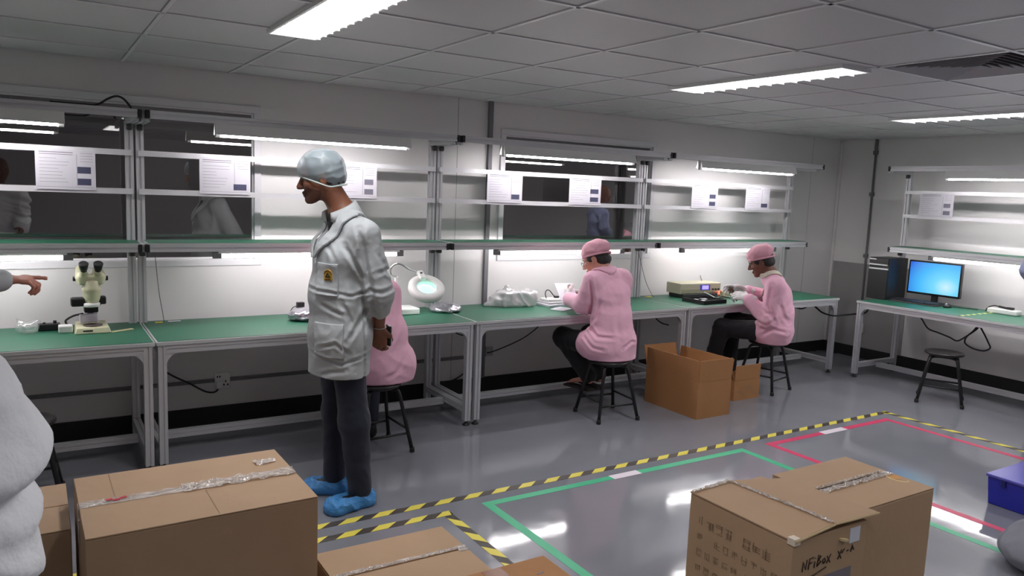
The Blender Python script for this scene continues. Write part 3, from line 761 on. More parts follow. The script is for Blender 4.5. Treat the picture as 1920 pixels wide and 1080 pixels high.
# open carton and small one under the benches
def open_carton(label, x0, y0, x1, y1, h, hf, flaps, m):
    t = thing('open_carton', label, 'carton', ((x0 + x1) / 2, (y0 + y1) / 2, 0)); X, Y = (x1 - x0) / 2, (y1 - y0) / 2; w = 0.006
    m_ = MB(); m_.box(-X, -Y, 0, X, Y, w); m_.box(-X, -Y, w, -X + w, Y, h); m_.box(X - w, -Y, w, X, Y, h); m_.box(-X + w, -Y, w, X - w, -Y + w, h); m_.box(-X + w, Y - w, w, X - w, Y, h)
    m_.build('body', m, t)
    for side, lean, hh in flaps:
        m_ = MB(); f = hh; z0 = h + 0.002
        if side in 'LR':
            s = -1 if side == 'L' else 1; xa, xb = s * X, s * (X - w); dx = s * lean
            m_.hexa([(xa, -Y + 0.004, z0), (xb, -Y + 0.004, z0), (xb, Y - 0.004, z0), (xa, Y - 0.004, z0)] + [(xa + dx, -Y + 0.004, z0 + f), (xb + dx, -Y + 0.004, z0 + f), (xb + dx, Y - 0.004, z0 + f), (xa + dx, Y - 0.004, z0 + f)])
        else:
            s = -1 if side == 'F' else 1; ya, yb = s * Y, s * (Y - w); dy = s * lean
            m_.hexa([(-X + 0.004, ya, z0), (X - 0.004, ya, z0), (X - 0.004, yb, z0), (-X + 0.004, yb, z0)] + [(-X + 0.004, ya + dy, z0 + f), (X - 0.004, ya + dy, z0 + f), (X - 0.004, yb + dy, z0 + f), (-X + 0.004, yb + dy, z0 + f)])
        m_.build('flap', m, t)
    return t
oc = open_carton('large open-topped carton on the floor between two seated persons in pink', 3.655, -0.59, 4.012, -0.01, 0.285, 0.16, (('L', 0.004, 0.165), ('R', 0.02, 0.15), ('F', 0.006, 0.165), ('B', 0.05, 0.17)), M_card2)
sc_ = open_carton('small open carton on the floor beside the stool of the person at the meter', 4.345, -0.335, 4.655, -0.06, 0.17, 0.13, (('F', 0.004, 0.125), ('L', 0.05, 0.1)), M_card2)
m_ = MB(); rr = random.Random(9)
for k in range(14):
    x = -0.1 + 0.22 * rr.random(); z = 0.03 + 0.09 * rr.random(); m_.box(x, -0.1388, z, x + 0.03, -0.1376, z + 0.008)
m_.build('faded_print', M_inkbox, sc_)

# blue crate
cr = thing('plastic_crate', 'blue plastic crate on the floor at the right edge', 'crate', (4.31, -2.80, 0))
M_blue = mat('blue_plastic', rgb(40, 46, 168), 0.35); M_blue_sheen = mat('blue_plastic_lid_sheen', rgb(96, 92, 190), 0.3)  # second blue is paler: the reflection on the lid put into its colour
m_ = MB(); m_.hexa([(-0.28, -0.29, 0), (0.28, -0.29, 0), (0.28, 0.29, 0), (-0.28, 0.29, 0), (-0.295, -0.3, 0.162), (0.295, -0.3, 0.162), (0.295, 0.3, 0.162), (-0.295, 0.3, 0.162)]); m_.build('body', M_blue, cr, bevel=0.006)
m_ = MB(); m_.box(-0.302, -0.306, 0.1625, 0.302, 0.306, 0.178); m_.build('lid', M_blue_sheen, cr, bevel=0.004)
m_ = MB(); m_.box(-0.304, 0.20, 0.125, -0.29, 0.225, 0.162); m_.build('latch', mat('dark_blue_latch', rgb(26, 30, 104), 0.4), cr, bevel=0.002)

# ------------------------------------------------------------------ on the benches
ZD = 0.7526
M_silver = mat('silver_antistatic_film', rgb(186, 184, 192), 0.22, 0.75, bump=0.25, bscale=30)
M_bubble = mat_film('clear_bubble_film', (0.9, 0.88, 0.9, 1), 0.5, 0.12, 0.22)
M_clear = mat_film('clear_thin_film', (0.9, 0.9, 0.9, 1), 0.22, 0.08, 0.16)
def blob(name, lo, hi, h, fn, m, parent=None):
    s = Sdf(lo, hi, h); fn(s); return put(name, s.mesh(name), m, parent)

# microscope
mi = thing('stereo_microscope', 'cream stereo microscope with black eyepieces on the far left workbench', 'microscope', (-0.285, 0.46, ZD))
m_ = MB(); m_.hexa([(-0.095, -0.10, 0), (0.095, -0.10, 0), (0.088, 0.12, 0), (-0.088, 0.12, 0), (-0.085, -0.088, 0.034), (0.085, -0.088, 0.034), (0.08, 0.115, 0.042), (-0.08, 0.115, 0.042)]); m_.build('base', M_cream, mi, bevel=0.006)
m_ = MB(); m_.lathe([(0.05, 0.0), (0.052, 0.003), (0.05, 0.006), (0, 0.006)], (0.005, -0.02, 0.036), n=28); m_.build('stage_plate', mat('dark_plate', rgb(74, 64, 62), 0.4), mi)
m_ = MB(); m_.box(-0.05, -0.1005, 0.014, 0.0, -0.097, 0.022); m_.build('badge', M_black, mi)
m_ = MB(); m_.lathe([(0.017, 0.042), (0.017, 0.25)], (0, 0.09, 0), n=16); m_.build('column', M_black, mi)
m_ = MB(); m_.box(-0.035, 0.045, 0.10, 0.04, 0.12, 0.15); m_.box(-0.045, -0.01, 0.145, 0.05, 0.1, 0.172); m_.build('arm', M_black, mi, bevel=0.008)
m_ = MB(); m_.box(-0.062, 0.0, 0.05, 0.035, 0.05, 0.098); m_.build('light_box', mat('pale_lilac_plastic', rgb(206, 196, 208), 0.4), mi, bevel=0.006)
m_ = MB(); m_.lathe([(0.042, 0.0), (0.045, 0.006), (0.045, 0.022), (0.03, 0.024)], (0, -0.02, 0.148), n=28); m_.build('ring_light', M_white, mi)
m_ = MB(); m_.box(-0.105, -0.04, 0.152, -0.03, 0.03, 0.202); m_.build('focus_block', M_black, mi, bevel=0.01)
m_ = MB(); m_.box(0.03, -0.02, 0.158, 0.078, 0.03, 0.205); m_.build('focus_knob', M_black, mi, bevel=0.008)
m_ = MB(); m_.lathe([(0.036, 0.172), (0.042, 0.19), (0.046, 0.21), (0.047, 0.235), (0.05, 0.24), (0.05, 0.262), (0.046, 0.268), (0.048, 0.30), (0.03, 0.305)], (0.003, -0.015, 0), n=24); m_.build('zoom_body', M_cream, mi)
def fhead(s):
    s.obox((0, 0.0, 0.305), (0.065, 0.05, 0.028), rnd=0.015); s.cone((-0.045, -0.01, 0.32), (-0.045, 0.02, 0.36), 0.036, 0.03, 0.02); s.cone((0.045, -0.01, 0.32), (0.04, 0.02, 0.355), 0.036, 0.028, 0.02)
    s.cone((-0.035, -0.02, 0.315), (-0.036, -0.052, 0.355), 0.02, 0.02, 0.008); s.cone((0.035, -0.02, 0.315), (0.036, -0.052, 0.355), 0.02, 0.02, 0.008)
blob('binocular_head', (-0.12, -0.11, 0.25), (0.12, 0.09, 0.42), 0.004, fhead, M_cream, mi)
for x, dx in ((-0.036, -0.004), (0.036, 0.006)):
    m_ = MB(); m_.lathe([(0.017, 0.0), (0.018, 0.02), (0.021, 0.022), (0.023, 0.035), (0.026, 0.058), (0.022, 0.062), (0.012, 0.058)], (x, -0.054, 0.358), (dx * 4, -0.55, 0.8), n=20); m_.build('eyepiece', M_black, mi)
for x in (-0.068, 0.068):
    m_ = MB(); m_.lathe([(0.012, 0.0), (0.014, 0.002), (0.014, 0.02), (0.012, 0.022)], (x, -0.01, 0.312), (1 if x > 0 else -1, 0, 0), n=16); m_.build('zoom_knob', M_black, mi)
m_ = MB(); m_.tube(bez([(-0.04, 0.03, 0.10), (-0.09, 0.04, 0.088), (-0.13, 0.05, 0.06), (-0.12, 0.07, 0.03), (-0.10, 0.09, 0.02), (-0.11, 0.1, 0.004)]), 0.006); m_.build('light_cable', M_rubber, mi)
pa = MB(); pa.box(-0.455, 0.43, ZD, -0.383, 0.50, ZD + 0.042); tag(pa.build('power_adapter', M_white, bevel=0.006), 'small white box at the left foot of the microscope', 'adapter')
pa = MB(); pa.hexa([(-0.22, 0.335, ZD), (-0.10, 0.40, ZD), (-0.11, 0.425, ZD), (-0.23, 0.36, ZD), (-0.22, 0.335, ZD + 0.003), (-0.10, 0.40, ZD + 0.003), (-0.11, 0.425, ZD + 0.003), (-0.23, 0.36, ZD + 0.003)])
for v in pa.bm.verts: v.co += Vector((0.035, 0.035, 0))
tag(pa.build('paper_strip', mat('pale_yellow_card', rgb(226, 216, 164), 0.6)), 'pale yellow strip lying under the right of the microscope base', 'paper')
t = thing('power_strip', 'black power strip on the bench left of the microscope', 'power strip', (-0.50, 0.56, ZD))
m_ = MB(); m_.box(-0.055, -0.03, 0, 0.058, 0.03, 0.04); m_.build('housing', M_black, t, bevel=0.005)
m_ = MB(); m_.box(0.022, -0.012, 0.0405, 0.04, 0.01, 0.056); m_.box(-0.03, -0.012, 0.0405, -0.015, 0.01, 0.048); m_.build('plug', M_rubber, t, bevel=0.003)
def fb(s):
    s.ell((0, 0, 0.035), (0.055, 0.04, 0.034)); s.cone((0.02, 0, 0.04), (0.05, 0.0, 0.065), 0.018, 0.012, 0.02); s.cone((-0.02, 0, 0.04), (-0.045, 0.01, 0.085), 0.012, 0.004, 0.02); s.wrinkle(0.008, 60, 3); s.half((0, 0, 0.001), (0, 0, -1))
o = blob('plastic_bag', (-0.09, -0.07, -0.01), (0.09, 0.07, 0.11), 0.004, fb, M_clear); o.location = (-0.605, 0.50, ZD); tag(o, 'crumpled clear plastic bag on the far left workbench', 'bag')

# tabs, hanging threads
def slab(name, p, sx, sy, sz, m, label, cat, rot=0.0, bevel=0.001):
    q = MB(); q.box(-sx / 2, -sy / 2, 0, sx / 2, sy / 2, sz); o = q.build(name, m, bevel=bevel); o.location = p; o.rotation_euler = (0, 0, rot); return tag(o, label, cat)
M_ytab = mat('yellow_tab', rgb(226, 208, 80), 0.5)
slab('tab_label', (0.097, 0.62, ZD), 0.045, 0.03, 0.004, M_ytab, 'small yellow tab on the bench right of the microscope', 'label')
slab('tab_label', (0.19, 0.635, ZD), 0.075, 0.03, 0.004, M_paper, 'small white tag beside the yellow tab on the bench', 'label')
slab('tab_label', (4.21, 0.62, ZD), 0.06, 0.04, 0.004, M_ytab, 'small yellow tab at the back of the bench beside the meter', 'label')
def cord(name, pts, r, label, cat='cord', m=None):
    q = MB(); q.tube(bez(pts, 8), r, n=8); return tag(q.build(name, m or M_rubber), label, cat)
M_thin = mat('thin_grey_lead', rgb(88, 86, 88), 0.6)
cord('ground_lead', [(0.075, 0.62, 1.262), (0.083, 0.61, 1.15), (0.098, 0.6, 0.95), (0.118, 0.6, 0.81), (0.125, 0.6, 0.7545)], 0.002, 'thin lead hanging from the shelf to the yellow tab near the microscope', m=M_thin)
cord('ground_lead', [(4.02, 0.6, 1.215), (4.06, 0.59, 1.08), (4.13, 0.585, 0.90), (4.20, 0.58, 0.79), (4.235, 0.58, 0.7545)], 0.002, 'thin lead hanging behind the person in pink beside the meter', m=M_thin)
cord('lamp_cable', [(-0.46, 0.32, 2.0465), (-0.30, 0.325, 2.047), (-0.235, 0.33, 2.052), (-0.178, 0.335, 2.09), (-0.135, 0.34, 2.108), (-0.10, 0.34, 2.096), (-0.072, 0.335, 2.062), (-0.062, 0.33, 2.045)], 0.006, 'black cord arching over the top rail above the microscope')

# foil packs
def foil(name, c, r, seed, label, R=None, h=0.005):
    def f(s):
        s.ell(c, r, R); s.wrinkle(0.010, 55, seed, (1, 1, 1.6)); s.half((0, 0, ZD + 0.001), (0, 0, -1))
    lo = [c[i] - max(r) - 0.03 for i in range(3)]; hi = [c[i] + max(r) + 0.03 for i in range(3)]; lo[2] = ZD - 0.01; hi[2] = c[2] + r[2] + 0.04
    return tag(blob(name, lo, hi, h, f, M_silver), label, 'foil pack')
foil('foil_pack', (0.99, 0.43, ZD + 0.03), (0.13, 0.10, 0.055), 5, 'crumpled silver foil pack on the bench, half hidden by the standing person')
foil('foil_pack', (2.05, 0.47, ZD + 0.018), (0.12, 0.11, 0.045), 9, 'silver foil packs on the bench under the magnifier lamp head')
t = thing('power_adapter', 'black plug standing behind the foil pack beside the standing person', 'adapter', (0.99, 0.60, ZD))
m_ = MB(); m_.box(-0.025, -0.02, 0.055, 0.025, 0.02, 0.095); m_.build('plug', M_black, t, bevel=0.004)
m_ = MB(); m_.box(-0.03, -0.025, 0, 0.03, 0.025, 0.0545); m_.build('adapter_body', M_white, t, bevel=0.005)
m_ = MB(); m_.tube(bez([(-0.02, 0, 0.07), (-0.05, 0, 0.06), (-0.075, -0.01, 0.03), (-0.085, -0.01, 0.004)]), 0.003); m_.build('cable', M_rubber, t)

# magnifier lamp
mg = thing('magnifier_lamp', 'white ring magnifier lamp with a glowing lens on the bench', 'magnifier lamp', (1.70, 0.46, ZD))
m_ = MB(); m_.box(-0.13, -0.07, 0, 0.10, 0.11, 0.046); m_.build('base', M_white, mg, bevel=0.008)
m_ = MB(); m_.lathe([(0.016, 0.046), (0.016, 0.27), (0.012, 0.275)], (-0.07, -0.03, 0), n=16); m_.build('post', M_white, mg)
M_chrome = mat('chrome_steel', (0.6, 0.6, 0.6, 1), 0.25, 0.9)
m_ = MB(); m_.tube(bez([(-0.07, -0.03, 0.27), (-0.125, -0.06, 0.30), (-0.135, -0.08, 0.345), (-0.10, -0.09, 0.372), (-0.06, -0.1, 0.365), (-0.01, -0.11, 0.335), (0.045, -0.115, 0.315)]), 0.007); m_.build('spring_arm', M_chrome, mg)
hc = Vector((0.108, -0.15, 0.20)); hn = Vector((-0.12, -0.55, 0.80)).normalized()
hx = Vector((1, 0, 0)); hx = (hx - hn * hx.dot(hn)).normalized(); hy = hn.cross(hx)
m_ = MB(); n = 48; pr = [(0.068, -0.022), (0.125, -0.026), (0.131, -0.012), (0.131, 0.012), (0.118, 0.026), (0.075, 0.022), (0.068, 0.012)]; rings = []
for r, h in pr: rings.append([m_.bm.verts.new(hc + hn * h + hx * r * math.cos(2 * PI * k / n) + hy * r * math.sin(2 * PI * k / n)) for k in range(n)])
for i in range(len(pr)):
    A, B = rings[i], rings[(i + 1) % len(pr)]
    for k in range(n): f = m_.bm.faces.new((A[k], A[(k + 1) % n], B[(k + 1) % n], B[k])); f.smooth = True
hd = m_.build('head', M_white, mg)
m_ = MB(); m_.lathe([(0.072, -0.029), (0.12, -0.029), (0.12, -0.0265), (0.072, -0.0265)], hc, hn, n=48); m_.build('ring_light', mat('ring_light_lit', (1, 1, 1, 1), 0.4, emit=(0.97, 1, 0.98, 1), estr=2.5), mg)
M_lens = mat_film('lens_glass', (0.5, 0.85, 0.7, 1), 0.03, 0.02, 0.10)
M_lens.node_tree.nodes['Transparent BSDF'].inputs['Color'].default_value = (0.55, 0.82, 0.72, 1)
m_ = MB(); m_.lathe([(0.0, -0.006), (0.06, -0.003), (0.0675, 0.0), (0.06, 0.006), (0.03, 0.011), (0.0, 0.012)], hc, hn, n=40); m_.build('lens', M_lens, mg)
m_ = MB(); m_.obox(hc + hy * 0.115 + hn * 0.022, hx, hy, hn, 0.05, 0.09, 0.03); m_.build('neck_block', M_white, mg, bevel=0.01)
m_ = MB(); m_.obox(hc + hy * 0.125 + hn * 0.039, hx, hy, hn, 0.016, 0.01, 0.006); m_.build('switch', M_black, mg)

# wrapped parcel
def fp(s):
    s.obox((0, 0, 0.062), (0.145, 0.09, 0.062), rnd=0.02); s.ell((-0.17, 0.02, 0.05), (0.05, 0.06, 0.045), k=0.04); s.cone((-0.1, 0.02, 0.06), (-0.26, 0.03, 0.012), 0.05, 0.012, 0.05); s.cone((-0.1, -0.02, 0.09), (-0.09, 0, 0.155), 0.03, 0.01, 0.05)
    s.wrinkle(0.012, 45, 12); s.half((0, 0, 0.001), (0, 0, -1))
pc = thing('wrapped_parcel', 'bubble-wrapped parcel on the bench left of the person in pink reading papers', 'parcel', (2.715, 0.53, ZD), -0.12)
m_ = MB(); m_.box(-0.125, -0.07, 0.012, 0.125, 0.07, 0.105); m_.build('carton', mat('white_card', rgb(228, 224, 226), 0.7), pc, bevel=0.006)
blob('bubble_wrap', (-0.31, -0.13, -0.01), (0.18, 0.13, 0.18), 0.005, fp, M_bubble, pc)

# papers and adapter by the person in pink
slab('paper_pad', (3.03, 0.46, ZD), 0.24, 0.17, 0.018, M_paper, 'lower pad in the small stack beside the seated person in pink', 'paper pad', 0.15)
slab('paper_pad', (3.045, 0.47, ZD + 0.0185), 0.22, 0.16, 0.016, mat('grey_pad', rgb(206, 204, 208), 0.6), 'upper grey pad in the small stack beside the seated person in pink', 'paper pad', 0.05)
t = thing('power_adapter', 'flat white device with a looped black cable on the stack of pads', 'adapter', (3.045, 0.48, ZD + 0.035))
m_ = MB(); m_.box(-0.1, -0.06, 0, 0.1, 0.06, 0.022); m_.build('housing', M_white, t, bevel=0.007)
m_ = MB(); m_.tube(bez([(-0.075, 0.0, 0.02), (-0.08, 0.01, 0.06), (-0.06, 0.02, 0.085), (-0.03, 0.02, 0.08), (0.0, 0.01, 0.045), (0.02, 0.0, 0.03)]), 0.004); m_.build('cable', M_rubber, t)
m_ = MB(); m_.box(0.005, -0.015, 0.0225, 0.045, 0.015, 0.038); m_.build('plug', M_black, t, bevel=0.004)
slab('notebook', (2.965, 0.255, ZD), 0.17, 0.12, 0.006, M_paper, 'white notebook lying on the bench at the left hand of the person in pink', 'notebook', 0.45)

# meter, case and tray
slab('tool_case', (4.68, 0.53, ZD), 0.42, 0.20, 0.034, mat('black_rubber_case', rgb(34, 38, 38), 0.6), 'flat black case under the meter with the lit screen', 'case', -0.06, 0.006)
me_ = thing('bench_meter', 'cream bench meter with a lit blue screen', 'meter', (4.695, 0.545, ZD + 0.0345), -0.06)
m_ = MB(); m_.box(-0.245, -0.10, 0, 0.245, 0.10, 0.098); m_.build('case', mat('beige_meter_case', rgb(188, 184, 160), 0.5), me_, bevel=0.006)
m_ = MB(); m_.box(-0.235, -0.104, 0.008, 0.235, -0.1005, 0.045); m_.build('front_panel', mat('meter_front', rgb(172, 168, 142), 0.5), me_)
m_ = MB(); m_.box(-0.01, -0.106, 0.032, 0.105, -0.1005, 0.082); m_.build('screen_frame', mat('violet_bezel', rgb(84, 74, 190), 0.4), me_)
m_ = MB(); m_.box(0.008, -0.108, 0.04, 0.087, -0.1062, 0.076); m_.build('screen', mat('meter_screen_lit', rgb(150, 140, 255), 0.3, emit=rgb(150, 138, 255), estr=1.3), me_)
m_ = MB()
for x in (0.14, 0.175, 0.21): m_.lathe([(0.008, 0.0), (0.009, 0.014), (0.005, 0.016)], (x, -0.1005, 0.04), (0, -1, 0), n=12)
m_.build('terminals', M_black, me_)
m_ = MB(); m_.tube([(0.15, 0.06, 0.0985), (0.135, 0.07, 0.15)], 0.005); m_.build('aerial', mat('grey_aerial', rgb(160, 156, 156), 0.5), me_)
tl = thing('test_leads', 'orange and black test leads with clips heaped in front of the meter', 'test leads', (4.86, 0.325, ZD))
m_ = MB(); m_.tube(bez([(0.0, 0.06, 0.055), (-0.03, 0.03, 0.052), (-0.06, 0.0, 0.03)]), [0.012] * 21); m_.tube([(0.02, 0.05, 0.06), (-0.05, 0.06, 0.05)], 0.011); m_.build('orange_clip', mat('orange_plastic', rgb(214, 120, 92), 0.45), tl)
m_ = MB()
for k in range(4): m_.tube(bez([(-0.18 + 0.03 * k, 0.03, 0.008), (-0.10, -0.03 + 0.02 * k, 0.012 + 0.01 * k), (-0.02, 0.0 + 0.02 * k, 0.02), (0.05, -0.04, 0.008), (0.09, -0.01 * k, 0.006)]), 0.0045)
m_.build('black_wires', M_rubber, tl)
m_ = MB(); m_.box(0.07, 0.03, 0.062, 0.115, 0.07, 0.09); m_.build('black_plug', M_black, tl, bevel=0.004)
m_ = MB(); m_.tube([(0.06, 0.05, 0.05), (0.13, -0.04, 0.012)], [0.016, 0.009]); m_.box(0.03, 0.02, 0.0, 0.10, 0.075, 0.061); m_.build('cream_clip', M_cream, tl)
m_ = MB(); m_.tube(bez([(-0.2, 0.05, 0.06), (-0.15, 0.0, 0.03), (-0.13, -0.06, 0.006), (-0.06, -0.1, 0.005)]), 0.004); m_.build('white_wire', M_white, tl)
ty = thing('parts_tray', 'shallow black tray of white parts at the front of the meter bench', 'tray', (4.49, 0.205, ZD), 0.05)
m_ = MB(); a, b, h, w = 0.15, 0.125, 0.034, 0.008
m_.box(-a, -b, 0, a, b, 0.005); m_.box(-a, -b, 0.005, -a + w, b, h); m_.box(a - w, -b, 0.005, a, b, h); m_.box(-a + w, -b, 0.005, a - w, -b + w, h); m_.box(-a + w, b - w, 0.005, a - w, b, h); m_.build('tray', M_black, ty)
m_ = MB(); m_.box(-0.03, -b + w, 0.005, -0.025, b - w, 0.028); m_.box(0.05, -b + w, 0.005, 0.055, b - w, 0.028); m_.build('divider', M_black, ty)
for i, (x, y, r) in enumerate(((-0.10, 0.02, 0.2), (-0.07, -0.05, 0.5), (0.01, 0.03, -0.3))):
    slab('white_part', (4.49 + x, 0.205 + y, ZD + 0.0055), 0.075, 0.034, 0.02, M_white, ['white part in the black tray, nearest the bench end', 'white part in the black tray, nearest the tray front', 'white part in the middle compartment of the black tray'][i], 'part', r)

# computer on the right bench
pc_ = thing('computer_tower', 'black computer tower on the right wall bench left of the monitor', 'computer', (6.475, -0.16, ZD))
m_ = MB(); m_.box(0.012, -0.105, 0.004, 0.325, 0.105, 0.405); m_.build('case', mat('black_steel_case', rgb(24, 24, 26), 0.45), pc_, bevel=0.004)
m_ = MB(); m_.box(0, -0.102, 0.0, 0.0118, 0.102, 0.29); m_.build('front_panel', M_black, pc_, bevel=0.004)
m_ = MB(); m_.box(0.002, -0.1, 0.345, 0.0118, 0.1, 0.40); m_.build('drive_bay', mat('gloss_black', rgb(20, 20, 22), 0.15), pc_, bevel=0.003)
m_ = MB(); m_.box(-0.002, -0.098, 0.292, 0.0118, 0.095, 0.306); m_.box(-0.002, -0.09, 0.332, 0.0118, 0.098, 0.344); m_.box(0.0, 0.03, 0.385, 0.0018, 0.095, 0.395); m_.build('silver_trim', M_alu_flat, pc_)
mo = thing('computer_monitor', 'computer monitor with a glowing blue desktop picture on the right bench', 'monitor', (6.73, -0.575, ZD), 0.04)
m_ = MB(); m_.box(0.0, -0.25, 0.075, 0.04, 0.25, 0.40); m_.build('bezel', mat('gloss_black', rgb(20, 20, 22), 0.15), mo, bevel=0.005)
def screen_material():
    m = bpy.data.materials.new('blue_screen_lit'); m.use_nodes = True; nt = m.node_tree; b = nt.nodes['Principled BSDF']
    b.inputs['Base Color'].default_value = (0.01, 0.01, 0.015, 1); b.inputs['Roughness'].default_value = 0.2
    tc = nt.nodes.new('ShaderNodeTexCoord'); mp = nt.nodes.new('ShaderNodeMapping'); mp.vector_type = 'POINT'
    mp.inputs['Location'].default_value = (0, 0.75, -0.45); mp.inputs['Scale'].default_value = (0, 4.2, 3.4)
    g = nt.nodes.new('ShaderNodeTexGradient'); g.gradient_type = 'SPHERICAL'
    mp2 = nt.nodes.new('ShaderNodeMapping'); mp2.inputs['Location'].default_value = (0, 0.21, -0.39); mp2.inputs['Scale'].default_value = (0, 1.75, 2.3)
    cr = nt.nodes.new('ShaderNodeValToRGB'); e = cr.color_ramp.elements
    e[0].position = 0.0; e[0].color = rgb(34, 62, 178); e[1].position = 1.0; e[1].color = rgb(196, 232, 240)
    for p, c in ((0.25, rgb(44, 104, 214)), (0.55, rgb(64, 176, 240)), (0.8, rgb(112, 208, 244))): q = e.new(p); q.color = c
    nt.links.new(tc.outputs['Object'], mp2.inputs['Vector']); nt.links.new(mp2.outputs['Vector'], g.inputs['Vector'])
    nt.links.new(g.outputs['Fac'], cr.inputs['Fac']); nt.links.new(cr.outputs['Color'], b.inputs['Emission Color']); b.inputs['Emission Strength'].default_value = 1.0
    return m
m_ = MB(); m_.box(-0.0012, -0.235, 0.095, -0.0002, 0.235, 0.386); m_.build('screen', screen_material(), mo)
m_ = MB(); m_.box(0.041, -0.03, 0.012, 0.065, 0.03, 0.20); m_.build('stand', M_black, mo, bevel=0.004)
m_ = MB(); m_.box(-0.05, -0.11, 0.0, 0.09, 0.11, 0.0118); m_.build('foot', mat('gloss_black', rgb(20, 20, 22), 0.15), mo, bevel=0.004)
kb = thing('keyboard', 'black keyboard lying in front of the monitor', 'keyboard', (6.575, -0.51, ZD), 0.06)
m_ = MB(); m_.hexa([(-0.075, -0.225, 0), (0.075, -0.225, 0), (0.075, 0.225, 0), (-0.075, 0.225, 0), (-0.07, -0.22, 0.014), (0.07, -0.22, 0.022), (0.07, 0.22, 0.022), (-0.07, 0.22, 0.014)]); m_.build('base', M_black, kb, bevel=0.002)
m_ = MB()
for i in range(5):
    for j in range(15): m_.obox((-0.05 + 0.025 * i, -0.2 + 0.0285 * j, 0.0195 + 0.00145 * i), (1, 0, 0.055), (0, 1, 0), (-0.055, 0, 1), 0.02, 0.023, 0.006)
m_.build('keys', mat('dark_keys', rgb(44, 44, 48), 0.4), kb)
ms = thing('computer_mouse', 'black and grey computer mouse right of the keyboard', 'mouse', (6.60, -0.80, ZD))
def fm(s): s.ell((0, 0, 0.012), (0.055, 0.032, 0.026)); s.half((0, 0, 0), (0, 0, -1))
blob('shell', (-0.07, -0.05, -0.01), (0.07, 0.05, 0.05), 0.0035, fm, M_black, ms)
m_ = MB(); m_.sphere((-0.02, 0, 0.03), (0.016, 0.006, 0.010), 8); m_.build('wheel', M_alu_flat, ms)
cord('mouse_cable', [(6.655, -0.80, ZD + 0.008), (6.70, -0.83, ZD + 0.005), (6.73, -0.93, ZD + 0.005), (6.74, -1.0, ZD + 0.005)], 0.004, 'black cord on the right bench between the mouse and the white box')
rt = thing('desk_charger', 'white box with a black plug at the right end of the computer bench', 'charger', (6.74, -1.225, ZD))
m_ = MB(); m_.box(-0.05, -0.125, 0, 0.05, 0.125, 0.045); m_.build('housing', M_white, rt, bevel=0.01)
m_ = MB(); m_.box(-0.02, -0.075, 0.0455, 0.02, -0.015, 0.066); m_.obox((0, 0.02, 0.058), (0, 1, 0.1), (1, 0, 0), (0, 0, 1), 0.06, 0.02, 0.018); m_.build('plug', M_black, rt, bevel=0.005)
m_ = MB(); m_.tube(bez([(0, 0.045, 0.06), (0, 0.09, 0.063), (-0.01, 0.135, 0.04), (-0.015, 0.15, 0.006)]), 0.005); m_.build('cable', M_rubber, rt)
hz = MB(); hz.mi = 0; hz.box(6.18, -1.155, ZD, 6.83, -1.125, ZD + 0.0008)
hz.mi = 1
for k in range(7): x = 6.185 + 0.092 * k; hz.hexa([(x, -1.1553, ZD + 0.0002), (x + 0.05, -1.1553, ZD + 0.0002), (x + 0.066, -1.1247, ZD + 0.0002), (x + 0.016, -1.1247, ZD + 0.0002), (x, -1.1553, ZD + 0.0012), (x + 0.05, -1.1553, ZD + 0.0012), (x + 0.066, -1.1247, ZD + 0.0012), (x + 0.016, -1.1247, ZD + 0.0012)])
tag(hz.build('bench_tape', [M_green, mat('yellow_bench_tape', rgb(214, 214, 130), 0.5)]), 'yellow striped tape across the top of the computer bench', 'tape')

# cords below benches, sockets and trunking on the walls
cord('power_cable', [(0.10, 0.745, 0.44), (0.19, 0.745, 0.37), (0.29, 0.745, 0.31), (0.39, 0.75, 0.243), (0.455, 0.757, 0.23), (0.487, 0.762, 0.262)], 0.006, 'black cord drooping to the wall socket under the bench')
so = thing('wall_socket', 'white twin wall socket under the bench left of the standing person', 'socket', (0.51, YW, 0.295))
m_ = MB(); m_.box(-0.05, -0.022, -0.055, 0.05, 0, 0.055); m_.build('face_plate', M_white, so, bevel=0.005)
m_ = MB()
for x, z in ((0.02, -0.002), (0.008, -0.026), (0.033, -0.026), (-0.034, 0.033), (-0.018, 0.033)): m_.box(x - 0.004, -0.0228, z - 0.007, x + 0.004, -0.0222, z + 0.007)
m_.build('pin_holes', M_dark, so)
m_ = MB(); m_.box(-0.045, -0.055, -0.045, -0.005, -0.0225, 0.005); m_.build('plug', M_white, so, bevel=0.006)
s2 = thing('wall_socket', 'small wall socket under the bench with the wrapped parcel', 'socket', (2.63, YW, 0.335))
m_ = MB(); m_.box(-0.035, -0.02, -0.04, 0.035, 0, 0.04); m_.build('face_plate', mat('grey_socket', rgb(176, 176, 178), 0.5), s2, bevel=0.004)
s3 = thing('wall_socket', 'small white switch box by the left leg of the computer bench', 'socket', (XR - 0.006, 0.352, 0.335))
m_ = MB(); m_.box(-0.03, -0.035, -0.05, 0, 0.035, 0.05); m_.build('face_plate', M_white, s3, bevel=0.005)
m_ = MB(); m_.tube([(-0.015, 0, -0.05), (-0.015, 0.005, -0.12), (-0.012, 0, -0.2)], 0.006); m_.build('cable', M_white, s3)
M_trunk = mat('grey_trunking', rgb(116, 116, 118), 0.55)
for i, (x0, x1, lab) in enumerate(((-2.2, 0.459, 'grey wall trunking under the benches left of the twin socket'), (0.561, 2.4, 'grey wall trunking running right from the twin wall socket'))):
    q = MB(); q.box(x0, YW - 0.02, 0.29, x1, YW, 0.315); tag(q.build('wall_trunking', M_trunk, bevel=0.003), lab, 'trunking')
cord('power_cable', [(3.10, 0.62, 0.655), (3.0, 0.62, 0.55), (2.86, 0.64, 0.455), (2.69, 0.68, 0.38), (2.60, 0.74, 0.335), (2.605, 0.772, 0.33)], 0.005, 'long black cord sloping down below the bench with the parcel')
